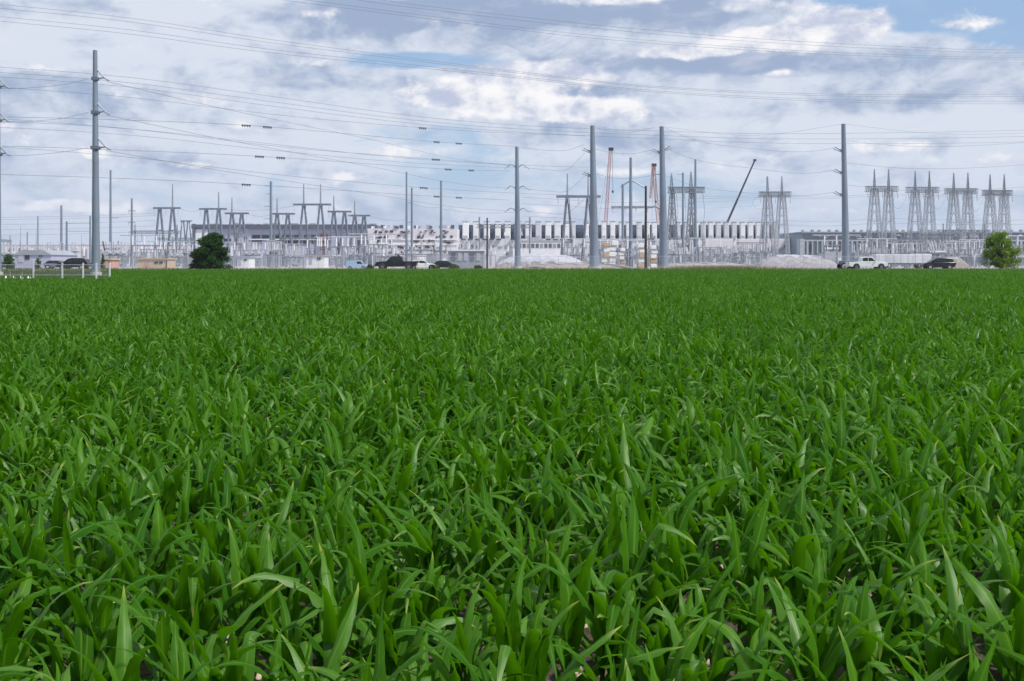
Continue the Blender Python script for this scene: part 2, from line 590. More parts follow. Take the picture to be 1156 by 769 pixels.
    dk = m('ADD', m('ADD', n_dark, dark_b), m('MULTIPLY', m('SUBTRACT', n_mid, 0.5), 1.25))
    dark = ss(dk, 0.34, 0.80)
    sheet = mix(dark, (7.1, 7.7, 8.8), (3.5, 4.4, 6.25))
    # sunlit cumulus heads: ragged tops, soft shaded bases
    n_c = noise(vec(1, 1.55, 0, 21.3), 17.0, 10, 0.62, 0.15)
    n_up = noise(vec(1, 1.55, 0.014, 21.3, 0.006), 17.0, 6, 0.6, 0.15)
    heads = total([(0.72, blob(935, 46, 55, 17)), (0.62, blob(860, 52, 70, 13)), (0.52, blob(760, 64, 75, 8)),
                   (0.66, blob(620, 84, 62, 15)), (0.30, blob(560, 92, 60, 10)), (0.56, blob(690, 130, 34, 12)), (0.52, blob(610, 124, 70, 14)),
                   (0.52, blob(520, 110, 80, 16)), (0.56, blob(1100, 6, 42, 7)), (0.5, blob(1145, 8, 26, 8)),
                   (0.36, blob(700, 6, 90, 8)), (0.40, blob(850, 16, 50, 9)), (0.50, blob(125, 178, 12, 9)), (0.34, blob(35, 165, 50, 14)),
                   (0.34, blob(1010, 172, 60, 9)), (0.26, blob(330, 20, 80, 13)), (0.36, blob(402, 133, 9, 6)),
                   (0.32, blob(460, 172, 50, 10)), (0.26, blob(470, 50, 50, 7)), (0.34, blob(880, 92, 30, 5)),
                   (0.26, blob(640, 240, 200, 8)), (0.28, blob(150, 235, 120, 8)), (0.22, blob(280, 150, 60, 8)), (0.30, blob(90, 238, 60, 7)), (0.30, blob(400, 200, 70, 7)), (0.30, blob(845, 185, 60, 8)), (0.28, blob(960, 238, 70, 7)), (0.26, blob(720, 195, 60, 7)), (0.28, blob(1090, 190, 60, 8)), (0.26, blob(220, 190, 60, 7)), (0.28, blob(350, 75, 60, 8)), (0.26, blob(90, 95, 70, 8)), (0.26, blob(230, 120, 50, 7)), (0.25, blob(1075, 50, 40, 7))])
    cum = ss(m('ADD', m('ADD', n_c, 0.03), m('ADD', heads, m('MULTIPLY', m('SUBTRACT', n_mid, 0.5), -0.3))), 0.66, 0.87)
    lit = ss(m('ADD', m('SUBTRACT', n_c, n_up), m('MULTIPLY', m('SUBTRACT', n_mid, 0.5), 0.6)), -0.20, 0.14)
    head_col = mix(lit, (5.2, 5.8, 7.5), (9.8, 9.7, 9.9))
    # thin bright streaks
    n_st = noise(vec(1, 2.8, 0, 40.0), 13.0, 9, 0.62, 0.3)
    streak = m('MULTIPLY', ss(n_st, 0.50, 0.78), 0.55)

    blue = mix(0.6, sky.outputs[0], (4.0, 5.9, 8.9))
    c = mix(cover, blue, sheet)
    streak = m('MULTIPLY', streak, m('ADD', m('MULTIPLY', cover, 0.75), 0.25))
    c = mix(streak, c, (7.7, 7.8, 8.7))
    c = mix(cum, c, head_col)
    # the far sky near the ground is paler
    low = m('MULTIPLY', ss(m('MULTIPLY', el, -1.0), -0.12, 0.0), 0.6)
    c = mix(low, c, (5.6, 6.5, 8.3))
    L.new(c, bg.inputs['Color'])


build_world()
SC.view_settings.view_transform = 'Standard'
SC.view_settings.look = 'None'
SC.view_settings.exposure = 0.0
SC.view_settings.gamma = 1.0
SC.render.engine = 'CYCLES'
SC.cycles.max_bounces = 8
SC.cycles.transparent_max_bounces = 8
SC.cycles.caustics_reflective = False
SC.cycles.caustics_refractive = False
SC.cycles.use_denoising = True


# ------------------------------------------------------------------ ground, road
def field_limit(x):
    """far edge of the corn: a mown corner on the left, the road bank elsewhere"""
    return 79.0


def in_corn(x, y):
    if y < 1.9 or y > 149.0:
        return False
    if y > 78.0 + 0.06 * (x + 28) and x < -0.3535 * 78 - (y - 78) * 0.36:
        return False
    return True


def build_ground():
    ys = [-60, 0, 30, 60, 90, 120, 148, 151, 152, 153, 154, 155, 156, 160, 200, 300, 500, 900, 2000, 6000, 12000]
    xs = [-9000, -3000, -900, -300, -120, -60, -30, 0, 30, 60, 120, 300, 900, 3000, 9000]
    mb = MB()
    for y in ys:
        for x in xs:
            mb.v.append((x, y, ground_z(x, y)))
    n = len(xs)
    for j in range(len(ys) - 1):
        for i in range(n - 1):
            mb.f.append((j * n + i, j * n + i + 1, (j + 1) * n + i + 1, (j + 1) * n + i))
    o = mb.build('ground', M_SOIL, smooth=60)
    o.data.materials.append(M_LAWN); o.data.materials.append(M_SITEG)
    for p in o.data.polygons:
        if p.center.y > 700: p.material_index = 1
        elif p.center.y > 171: p.material_index = 2
        elif p.center.y > 148: p.material_index = 1
    tag(o, kind='structure')
    # mown grass corner at the left
    mb = MB()
    pts = [(-200, 77.6), (-27.9, 77.6), (-52.8, 148.0), (-200, 148.0)]
    for x, y in pts: mb.v.append((x, y, ground_z(x, y) + 0.004))
    mb.f.append((0, 1, 2, 3))
    tag(mb.build('lawn', M_LAWN), kind='structure')
    mb = MB(); mb.v += [(-900, 159, SITE + .006), (900, 159, SITE + .006), (900, 167, SITE + .006), (-900, 167, SITE + .006)]; mb.f.append((0, 1, 2, 3))
    tag(mb.build('road', M_ASPH), kind='structure')
    mb = MB()
    for y in (159.3, 166.6):
        mb.v += [(-900, y, SITE + .011), (900, y, SITE + .011), (900, y + .12, SITE + .011), (-900, y + .12, SITE + .011)]
        k = len(mb.v) - 4; mb.f.append((k, k + 1, k + 2, k + 3))
    tag(mb.build('road_edge_markings', M_WHITEP), kind='structure')
    mb = MB()
    for y in (162.8, 163.06):
        mb.v += [(-900, y, SITE + .011), (900, y, SITE + .011), (900, y + .1, SITE + .011), (-900, y + .1, SITE + .011)]
        k = len(mb.v) - 4; mb.f.append((k, k + 1, k + 2, k + 3))
    tag(mb.build('road_centre_markings', M_YEL), kind='structure')


build_ground()


# ------------------------------------------------------------------ corn
def corn_mesh(seed):
    """one young corn plant: stalk and arching folded blades, as arrays of vertices, quads and uv"""
    r = np.random.default_rng(seed)
    V = []; Fc = []; UV = []

    def base(): return sum(len(a) for a in V)

    h = r.uniform(.20, .30)
    lean = r.normal(0, .10, 2)
    # stalk
    n = 6; ring = []
    for k in range(5):
        t = k / 4
        rad = .013 * (1 - .45 * t)
        for j in range(n):
            a = 2 * math.pi * j / n
            ring.append((rad * math.cos(a) + lean[0] * t * h, rad * math.sin(a) + lean[1] * t * h, t * (h + .1)))
    b0 = base(); V.append(np.array(ring)); UV.append(np.full((len(ring), 2), .3))
    for k in range(4):
        for j in range(n):
            Fc.append((b0 + k * n + j, b0 + k * n + (j + 1) % n, b0 + (k + 1) * n + (j + 1) % n, b0 + (k + 1) * n + j))
    nl = int(r.integers(7, 10))
    az0 = r.uniform(0, 2 * math.pi)
    S = 13
    cross = np.array([-1, -.55, 0, .55, 1.0])
    for i in range(nl):
        t = i / (nl - 1)
        z0 = .03 + h * t * 1.15
        az = az0 + math.pi * (i % 2) + r.normal(0, .7)
        Lf = (.34 + .34 * math.sin(math.pi * min(1, .18 + .72 * t))) * r.uniform(.76, 1.14)
        W = 1.36 * (.024 + .016 * math.sin(math.pi * min(1, .2 + .6 * t))) * r.uniform(.85, 1.2)
        if t > .85:
            a0 = r.uniform(R(70), R(90)); bend = r.uniform(R(10), R(105)); Lf *= .85
        elif t > .55:
            a0 = r.uniform(R(52), R(82)); bend = r.uniform(R(35), R(135))
        else:
            a0 = r.uniform(R(38), R(70)); bend = r.uniform(R(40), R(130))
        pw = r.uniform(1.2, 2.4)
        curl = r.normal(0, .55)          # sideways drift of the blade
        twist = r.normal(0, .75)
        fold0 = r.uniform(.45, .8)
        ph = r.uniform(0, 6.28); amp = r.uniform(.05, .22); fr = r.uniform(9, 16)
        kink = r.random() < .22; kp = r.uniform(.45, .75); ka = r.uniform(R(40), R(90))
        pos = np.array([lean[0] * z0 / max(h, .01) * h, lean[1] * z0, z0])
        pts = []
        b0 = base(); uv = []
        for k in range(S + 1):
            s = k / S
            ang = a0 - bend * s ** pw
            if kink and s > kp: ang -= ka
            azs = az + curl * s * s
            d = np.array([math.cos(azs) * math.cos(ang), math.sin(azs) * math.cos(ang), math.sin(ang)])
            side = np.array([-math.sin(azs), math.cos(azs), 0.0])
            nrm = np.cross(d, side) * -1
            tw = twist * s * s
            side2 = side * math.cos(tw) + nrm * math.sin(tw)
            nrm2 = nrm * math.cos(tw) - side * math.sin(tw)
            w = W * (.42 + .58 * min(1, s / .28) ** .8) * max(0.0, 1 - s ** 1.45) + .0006
            fold = fold0 * (1 - .75 * s)
            for c in cross:
                lift = abs(c) * w * fold
                if abs(c) == 1.0:
                    lift += w * amp * 2.2 * math.sin(fr * s * 2 + ph + (1.7 if c > 0 else 0)) * min(1, 3 * s)
                    cw = c * (1 - .25 * fold)
                else:
                    cw = c
                pts.append(pos + side2 * (cw * w) + nrm2 * lift)
                uv.append((.5 + c * .5, s))
            pos = pos + d * (Lf / S)
        V.append(np.array(pts)); UV.append(np.array(uv))
        for k in range(S):
            for j in range(4):
                q = b0 + k * 5 + j
                Fc.append((q, q + 1, q + 6, q + 5))
    return np.concatenate(V), np.array(Fc), np.concatenate(UV)


def build_corn():
    rs = np.random.default_rng(5)
    NP = 28
    protos = [corn_mesh(100 + i) for i in range(NP)]
    # planting positions: rows slightly askew to the road, with drilling gaps and jitter
    rows = 0.47; step = 0.108; ang = R(7.0)
    ca, sa = math.cos(ang), math.sin(ang)
    us = np.arange(-130, 130, step); vs = np.arange(-20, 175, rows)
    U, Vv = np.meshgrid(us, vs)
    U = U + rs.normal(0, .03, U.shape); Vv = Vv + rs.normal(0, .045, Vv.shape)
    X = (U * ca - Vv * sa).ravel(); Y = (U * sa + Vv * ca).ravel()
    keep = (Y > 2.0) & (Y < 149.0) & (np.abs(X) < Y * .52 + 9.0)
    corner = (Y > 77.5) & (X < -27.6 - (Y - 77.5) * .355)
    keep &= ~corner
    keep &= rs.random(X.shape) > .05 + .25 * np.clip((Y - 45) / 40, 0, 1)
    X, Y = X[keep], Y[keep]
    n = len(X)
    low = np.sin(X * .35 + Y * .11) * .06 + np.sin(Y * .23 - X * .07) * .05
    scl = (rs.normal(1.0, .11, n).clip(.68, 1.28) + low) * .68
    kind = rs.integers(0, NP, n)
    rot = np.stack([rs.normal(0, .07, n), rs.normal(0, .07, n), rs.uniform(0, 6.283, n)], 1)
    # the 300 that show largest: nearest plants inside the view
    vis = np.abs(X) < Y * .455 + .12
    order = np.argsort(np.where(vis, Y * Y + X * X, 1e9))
    near = order[:300]
    meshes = {}
    for i in near:
        k = int(kind[i])
        if k not in meshes:
            V, Fc, UV = protos[k]
            meshes[k] = mesh_np('corn_plant', V, Fc, M_CORN, UV, True)
        o = bpy.data.objects.new('corn_plant', meshes[k])
        COL.objects.link(o)
        o.location = (X[i], Y[i], .25 * Y[i] / 151.0); o.rotation_euler = tuple(rot[i]); o.scale = (scl[i],) * 3
        tag(o, 'young green corn plant with arching blades in the nearest rows of the field', 'corn plant', 'corn plants in the nearest rows')
    far = np.ones(n, bool); far[near] = False
    # one object for the rest of the field: its mesh holds the plant kinds once and a point per plant
    Vp = []; Fp = []; Up = []; pid = []; off = 0
    for k, (V, Fc, UV) in enumerate(protos):
        Vp.append(V); Fp.append(Fc + off); Up.append(UV); pid.append(np.full(len(V), k)); off += len(V)
    P = np.stack([X[far], Y[far], .25 * Y[far] / 151.0], 1)
    m = len(P)
    me = mesh_np('corn_field', np.concatenate(Vp + [P]), np.concatenate(Fp), M_CORN, np.concatenate(Up + [np.zeros((m, 2))]), True)
    a = me.attributes.new('plant', 'INT', 'POINT'); a.data.foreach_set('value', np.concatenate(pid + [np.full(m, -1)]).astype(np.int32))
    a = me.attributes.new('pick', 'INT', 'POINT'); a.data.foreach_set('value', np.concatenate([np.zeros(off), kind[far]]).astype(np.int32))
    a = me.attributes.new('size', 'FLOAT', 'POINT'); a.data.foreach_set('value', np.concatenate([np.zeros(off), scl[far]]).astype(np.float32))
    a = me.attributes.new('turn', 'FLOAT_VECTOR', 'POINT'); a.data.foreach_set('vector', np.concatenate([np.zeros((off, 3)), rot[far]]).astype(np.float32).ravel())
    o = bpy.data.objects.new('corn_field', me); COL.objects.link(o)
    tag(o, 'dense green field of young corn running back to the road', 'crop field', None, 'stuff')
    g = bpy.data.node_groups.new('corn_scatter', 'GeometryNodeTree')
    g.interface.new_socket('Geometry', in_out='INPUT', socket_type='NodeSocketGeometry')
    g.interface.new_socket('Geometry', in_out='OUTPUT', socket_type='NodeSocketGeometry')
    N, L = g.nodes, g.links
    gi = N.new('NodeGroupInput'); go = N.new('NodeGroupOutput')

    def attr(name, t):
        q = N.new('GeometryNodeInputNamedAttribute'); q.data_type = t; q.inputs['Name'].default_value = name
        return q.outputs[0]

    pl = attr('plant', 'INT')
    cmp_ = N.new('FunctionNodeCompare'); cmp_.data_type = 'INT'; cmp_.operation = 'GREATER_EQUAL'
    L.new(pl, [s for s in cmp_.inputs if s.enabled][0])
    sepg = N.new('GeometryNodeSeparateGeometry'); sepg.domain = 'POINT'
    L.new(gi.outputs[0], sepg.inputs['Geometry']); L.new(cmp_.outputs[0], sepg.inputs['Selection'])
    sp = N.new('GeometryNodeSplitToInstances'); sp.domain = 'POINT'
    L.new(sepg.outputs[0], sp.inputs['Geometry']); L.new(pl, sp.inputs['Group ID'])
    ip = N.new('GeometryNodeInstanceOnPoints')
    L.new(sepg.outputs[1], ip.inputs['Points']); L.new(sp.outputs['Instances'], ip.inputs['Instance'])
    ip.inputs['Pick Instance'].default_value = True
    L.new(attr('pick', 'INT'), ip.inputs['Instance Index'])
    L.new(attr('turn', 'FLOAT_VECTOR'), ip.inputs['Rotation'])
    L.new(attr('size', 'FLOAT'), ip.inputs['Scale'])
    L.new(ip.outputs[0], go.inputs[0])
    md = o.modifiers.new('plants', 'NODES'); md.node_group = g
    print('corn plants', n)
    # crop residue and clods on the soil of the nearest rows
    V = []; Fq = []
    for _ in range(4200):
        y = 1.8 + 9 * rs.random() ** 1.5; x = rs.uniform(-1, 1) * (y * .5 + 1.0)
        l, w = rs.uniform(.01, .05), rs.uniform(.006, .02); a = rs.uniform(0, 6.28); hgt = rs.uniform(.004, .014)
        b = len(V)
        for dx, dy, dz in ((-1, -1, 0), (1, -1, 0), (1, 1, 0), (-1, 1, 0), (-.7, -.6, 1), (.7, -.6, 1), (.7, .6, 1), (-.7, .6, 1)):
            V.append((x + dx * l * math.cos(a) - dy * w * math.sin(a), y + dx * l * math.sin(a) + dy * w * math.cos(a), dz * hgt * 2))
        Fq += [(b + 4, b + 5, b + 6, b + 7), (b, b + 1, b + 5, b + 4), (b + 1, b + 2, b + 6, b + 5), (b + 2, b + 3, b + 7, b + 6), (b + 3, b, b + 4, b + 7)]
    me = mesh_np('crop_residue', np.array(V), np.array(Fq), mat('straw_residue', (0.46, 0.36, 0.27), .9, 0, .35, 14.0))
    o = bpy.data.objects.new('crop_residue', me); COL.objects.link(o)
    tag(o, 'pale straw scraps and clods littering the soil between corn plants', 'residue', None, 'stuff')


build_corn()


# ------------------------------------------------------------------ verge grass
def blades(name, n, pick, hmin, hmax, w, material, label, cat):
    r = np.random.default_rng(sum(map(ord, name)))
    V = np.zeros((n * 3, 3)); UV = np.zeros((n * 3, 2))
    for i in range(n):
        x, y = pick(r); z = ground_z(x, y); a = r.uniform(0, 6.28); h = r.uniform(hmin, hmax); ww = w * r.uniform(.6, 1.4)
        dx, dy = math.cos(a) * ww, math.sin(a) * ww
        V[3 * i] = (x - dx, y - dy, z); V[3 * i + 1] = (x + dx, y + dy, z)
        V[3 * i + 2] = (x + r.normal(0, .35) * h, y + r.normal(0, .35) * h, z + h)
    UV[:, 0] = .3
    me = mesh_np(name, V, np.arange(n * 3).reshape(n, 3), material, UV)
    o = bpy.data.objects.new(name, me); COL.objects.link(o)
    return tag(o, label, cat, None, 'stuff')


blades('verge_grass', 42000, lambda r: (r.uniform(-78, 78), r.uniform(149.5, 158.6)), .1, .42, .035, M_GRASS,
       'short rough grass on the bank between corn and road', 'grass')


def lawn_pick(r):
    while True:
        y = r.uniform(77.8, 150); x = r.uniform(-85, -27.9)
        if x < -28.0 - (y - 77.6) * .353: return x, y


blades('lawn_grass', 42000, lawn_pick, .05, .18, .03, M_GRASS, 'mown grass around the steel pole behind the white rail fence', 'grass')
blades('verge_weeds', 9000, lambda r: (gx(r.normal(815, 26), 157.5), r.uniform(156.8, 158.4)), .25, .75, .06, M_DRY,
       'pale yellow flowering weeds along the road edge right of centre', 'weeds')
blades('straw_grass', 22000, lambda r: (r.uniform(-78, 78), r.uniform(153.6, 156.5)), .10, .32, .035,
       leaf_material('straw_coloured_grass', (0.20, 0.19, 0.10), (0.36, 0.32, 0.18), (0.3, 0.3, 0.1), .7, .2, .3),
       'thin line of straw coloured dry grass below the road', 'grass')


# ------------------------------------------------------------------ trees
def tree(name, px, py_top, w_px, d, base_y, seed, leaf, label, crown_low=0.06, n_leaf=9000, leaf_size=.13, gaps=.0, cat='tree', zbase=None, spread=1.0):
    x0, y0 = gx(px, d), d
    zb = ground_z(x0, y0) if zbase is None else zbase
    top = zz(py_top, d) - zb; rad = w_px / F * d / 2
    r = np.random.default_rng(seed)
    t = thing(name, label, cat, (x0, y0, zb))
    mb = MB()
    tr = .035 * top + .05
    mb.tube((0, 0, -.1), (.05, .02, top * .45), tr, tr * .6, 8).tube((.05, .02, top * .45), (.1, 0, top * .8), tr * .6, tr * .2, 7)
    cl = []
    nb = 95 if spread >= 1 else 40
    for i in range(nb):
        u = r.random(); a = r.uniform(0, 6.28); zt = crown_low * top + (.93 - crown_low) * top * u ** (1.25 if spread >= 1 else 1.1)
        prof = (math.sqrt(max(0, 1 - ((u - .3) / .74) ** 2)) if u > .3 else .9 + .1 * u / .3) if spread >= 1 else (math.sin(math.pi * min(1, .26 + .68 * u)) ** .6) * (.82 + .18 * r.random())
        rr = rad * prof * (.86 * math.sqrt(r.random()) if spread >= 1 else r.uniform(.2, .86))
        c = np.array([rr * math.cos(a), rr * math.sin(a), zt])
        cl.append((c, rad * (r.uniform(.16, .27) if spread >= 1 else r.uniform(.19, .34))))
        mb.tube((.05, .02, max(.15, zt * r.uniform(.35, .7))), tuple(c), tr * .28, tr * .07, 5)
    mb.build('trunk', M_BARK, t, smooth=50)
    V = []; Fq = []; UV = []
    per = n_leaf // nb
    for c, cr in cl:
        for _ in range(per):
            q = r.normal(0, 1, 3); q /= np.linalg.norm(q); q *= cr * (r.random() ** .45) * np.array([1, 1, .8])
            p = c + q
            if p[2] < .1: continue
            a = r.normal(0, 1, 3); a /= np.linalg.norm(a); b = np.cross(a, r.normal(0, 1, 3)); b /= np.linalg.norm(b)
            s = leaf_size * r.uniform(.6, 1.4); k = len(V)
            V += [p - a * s, p + b * s * .45, p + a * s, p - b * s * .45]
            UV += [(.3, 0), (.2, .5), (.3, 1), (.4, .5)]
            Fq.append((k, k + 1, k + 2, k + 3))
    me = mesh_np('crown', np.array(V), np.array(Fq), leaf, np.array(UV))
    o = bpy.data.objects.new('crown', me); COL.objects.link(o); o.parent = t
    return t


tree('round_tree', 237.8, 262.5, 50, 157.6, 305, 3, M_TREE, 'dense dark green round tree at the field edge left of centre', .04, 26000, .13)
tree('leafy_tree', 1130, 259.5, 45, 171.5, 300, 8, M_TREEL, 'loose bright green tree by the road at the right edge', .08, 8500, .15, spread=1.0)
tree('small_tree', 10, 287, 16, 172, 303, 15, M_SHRUB, 'small olive green tree at the far left behind white fence', .05, 2200, .12)
tree('shrub', 43, 291, 9, 172, 303, 21, M_SHRUB, 'small dark shrub between far left tree and steel pole', .0, 1000, .1, cat='shrub')
tree('shrub', 116, 286, 6, 176, 303, 22, M_SHRUB, 'narrow dark shrub just right of the tall left steel pole', .0, 800, .1, cat='shrub')
for i, (px, w, lb) in enumerate([(418, 12, 'low dark bush just left of the black pickup'), (490, 14, 'low dark bush right of the white car'),
                                 (512, 16, 'low dark bush in front of the dark hatchback'), (540, 12, 'low dark bush left of the thin wooden pole')]):
    tree('shrub', px, 299.0, w, 171, 303, 50 + i, M_SHRUB, lb, .0, 700, .1, cat='shrub')


# ------------------------------------------------------------------ poles
def catmull(pts, n=10):
    out = []
    P = [pts[0]] + list(pts) + [pts[-1]]
    for i in range(1, len(P) - 2):
        a, b, c, d = P[i - 1], P[i], P[i + 1], P[i + 2]
        for k in range(n):
            t = k / n
            out.append(.5 * ((2 * b) + (c - a) * t + (2 * a - 5 * b + 4 * c - d) * t * t + (3 * b - a - 3 * c + d) * t ** 3))
    out.append(pts[-1])
    return out


def monopole(px, top, d, wt, wb, label, arms=(), px_base=None, name='transmission_pole', material=None, group=None, cat='pole', cap=True):
    """tapered steel pole; arms = (kind, side, py, reach_px)"""
    x0 = gx(px_base if px_base is not None else px, d); z0 = ground_z(x0, d)
    t = thing(name, label, cat, (x0, d, z0), 0, group)
    h = zz(top, d) - z0; dx = gx(px, d) - x0
    m = material or M_POLE
    mb = MB()
    rb, rt = wb / F * d / 2, wt / F * d / 2
    nseg = 4
    for k in range(nseg):
        f0, f1 = k / nseg, (k + 1) / nseg
        mb.tube((dx * f0, 0, h * f0 - (.2 if k == 0 else 0)), (dx * f1, 0, h * f1), rb + (rt - rb) * f0, (rb + (rt - rb) * f1) * (1.0 if k == nseg - 1 else .96), 12, k == nseg - 1)
    mb.build('shaft', m, t, smooth=40)
    if cap:
        MB().tube((0, 0, 0), (0, 0, .45), rb * 1.35, rb * 1.35, 14).build('foundation', M_CONC, t, smooth=40)
    for kind, side, py, reach in arms:
        za = zz(py, d) - z0; xr = dx * za / h
        rr = rb + (rt - rb) * za / h
        L = reach / F * d
        a = MB()
        if kind == 'bracket':      # braced post arm with hanging conductor clamp
            a.tube((xr + side * rr * .8, 0, za), (xr + side * (rr + L), 0, za + .1), .09, .07, 6)
            a.tube((xr + side * rr * .8, 0, za + L * 1.45), (xr + side * (rr + L), 0, za + .15), .09, .07, 6)
            o = a.build('bracket_arm', M_GALV, t)
            MB().insul((xr + side * (rr + L), 0, za + .1), (xr + side * (rr + L * 1.9), 0, za - L * .32), .1, 7).build('insulator', M_PORC, t)
            MB().box((xr, 0, za), (rr * 2.5, rr * 2.5, .35)).build('collar', M_DARKGALV, t)
        elif kind == 'arm':        # short davit with insulator and dark jumper clamp
            a.tube((xr + side * rr * .8, 0, za - .5), (xr + side * (rr + L * .8), 0, za + .15), .13, .08, 6)
            a.build('davit_arm', M_GALV, t)
            MB().insul((xr + side * (rr * .9), 0, za - .7), (xr + side * (rr + L), 0, za - .15), .13, 8).build('insulator', M_PORC, t)
        elif kind == 'curve':      # drooping arm
            pts = [Vector((xr + side * (rr * .8 + L * f), 0, za + .6 * math.sin(f * 2.6) - f * .25)) for f in (0, .25, .5, .75, 1)]
            a.path(pts, .09, 6).build('davit_arm', M_GALV, t)
            MB().insul(pts[-1], pts[-1] + Vector((side * L * .35, 0, -.35)), .09, 5).build('insulator', M_PORC, t)
        elif kind == 'stub':
            a.tube((xr, 0, za), (xr + side * (rr + L), 0, za), .08, .06, 6).build('crossarm', M_GALV, t)
        elif kind == 'cross':
            a.tube((xr - L, 0, za), (xr + L, 0, za), .09, .09, 6).build('crossarm', M_GALV, t)
            for sx in (-1, 1):
                MB().insul((xr + sx * L * .9, 0, za - .02), (xr + sx * L * .9, 0, za - .8), .1, 5).build('insulator', M_PORC, t)
    return t


PG = 'tubular steel transmission poles'
monopole(-2.5, 74, 124, 4.6, 8.6, 'steel pole cut off by the left edge with three brackets',
         [('bracket', 1, 98, 6), ('bracket', 1, 136, 6), ('bracket', 1, 174, 6)], group=PG)
monopole(107.5, 57, 122, 4.8, 9.6, 'tallest grey steel pole, on the mown grass at left, three brackets',
         [('bracket', 1, 89, 7), ('bracket', 1, 127, 7), ('bracket', 1, 167, 7.5)], 108.5, group=PG)
monopole(668.8, 142, 194, 5.0, 11.5, 'thick steel pole left of the red lattice crane, two arms',
         [('arm', -1, 168, 9), ('arm', -1, 195, 9)], 671, group=PG)
monopole(747, 143, 196, 5.0, 10.5, 'thick steel pole right of centre in front of the pale orange crane',
         [('arm', -1, 169, 9), ('arm', 1, 166, 8), ('stub', -1, 197, 7)], 749.5, group=PG)
monopole(952, 140, 193, 4.6, 9.0, 'thick steel pole behind the white pickup, three arms on left',
         [('arm', -1, 167, 9), ('arm', -1, 192, 9), ('arm', -1, 217, 9)], 955, group=PG)
monopole(583.5, 166, 199, 3.8, 7.5, 'grey steel pole with six drooping arms near centre',
         [('curve', s, y, 9) for y in (189, 213, 238) for s in (-1, 1)], 584.5, group=PG)
SP = 'slender steel masts in the substation'
for px, top, d, wt, wb, lb, arms in [
    (125, 192, 250, 2.0, 3.4, 'slender mast just right of the tallest left pole', [('stub', 1, 246, 8)]),
    (149, 224, 300, 2.0, 3.4, 'mast with short crossarms left of the first A frame', [('cross', 0, y, 4) for y in (238, 251, 262)]),
    (43, 244, 330, 1.2, 1.8, 'thinnest mast above the grey shed at far left', []),
    (69.5, 232, 290, 2.2, 3.0, 'taller of two close masts left of the tallest pole', []),
    (75.5, 250, 290, 2.0, 2.8, 'shorter of two close masts left of the tallest pole', [('stub', 1, 252, 26), ('stub', 1, 261, 26)]),
    (102, 244, 290, 1.6, 2.4, 'mast half hidden just left of the tallest pole', []),
    (459, 194, 260, 1.8, 3.0, 'taller of two close masts above the black pickup', []),
    (465, 212, 260, 2.0, 3.0, 'shorter of two close masts above the black pickup', [('stub', -1, 229, 5), ('stub', -1, 251, 5)]),
    (498, 204, 270, 2.2, 3.6, 'single slender mast midway between pickup and centre pole', []),
    (306, 205, 280, 2.6, 3.8, 'mast with short left arms in front of the dark roofed building', [('stub', -1, y, 6) for y in (210, 219, 233, 247)]),
    (785, 180, 300, 2.2, 3.6, 'tall mast rising above the lattice gantry right of centre', []),
    (771, 195, 310, 2.0, 3.0, 'mast with a short top arm at the lattice gantry', [('stub', -1, 197, 5)]),
    (865.5, 200, 440, .9, 1.4, 'thin lightning rod mast beside the single lattice tower', []),
    (31, 262, 420, 1.2, 1.6, 'short thin mast left of the grey shed', []),
]:
    monopole(px, top, d, wt, wb, lb, arms, name='steel_mast', group=SP, cat='mast')
monopole(729, 210, 176, 2.4, 3.4, 'dark wooden utility pole in front of the thick central poles', [('stub', 1, 234, 10)], name='wooden_pole', material=M_WOOD, cap=False)
monopole(550, 246, 172, 1.6, 2.2, 'short thin dark wooden pole left of the white heap', [], name='wooden_pole', material=M_WOOD, cap=False)


# H structure left of the wooden pole
def h_structure():
    d = 260
    x0 = gx(712, d); t = thing('portal_structure', 'steel portal with peaked arm and long crossbar beside the wooden pole', 'portal', (x0, d, SITE))
    u = d / F
    X = lambda px: (px - 712) * u
    Z = lambda py: zz(py, d) - SITE
    MB().tube((0, 0, 0), (0, 0, Z(178)), 2.4 * u, 1.5 * u, 10).build('main_post', M_POLE, t, smooth=40)
    MB().tube((X(703), 0, 0), (X(703), 0, Z(208)), 1.6 * u, 1.3 * u, 10).build('side_post', M_POLE, t, smooth=40)
    MB().path([(X(701), 0, Z(211)), (X(705), 0, Z(208)), (X(711), 0, Z(204.5)), (X(716), 0, Z(205)), (X(724), 0, Z(210)), (X(728), 0, Z(212))], .9 * u, 6).build('peaked_arm', M_GALV, t)
    MB().box(((X(690) + X(735)) / 2, 0, Z(234)), (45 * u, .35, .5)).build('crossbar', M_GALV, t)
    MB().path([(X(735), 0, Z(234)), (X(740), 0, Z(233)), (X(746), 0, Z(236))], .25, 5).build('jumper', M_WIRE, t)
    for px in (692, 706, 718, 731):
        MB().insul((X(px), 0, Z(235.2)), (X(px), 0, Z(240)), .16, 5).build('insulator', M_PORC, t)


h_structure()


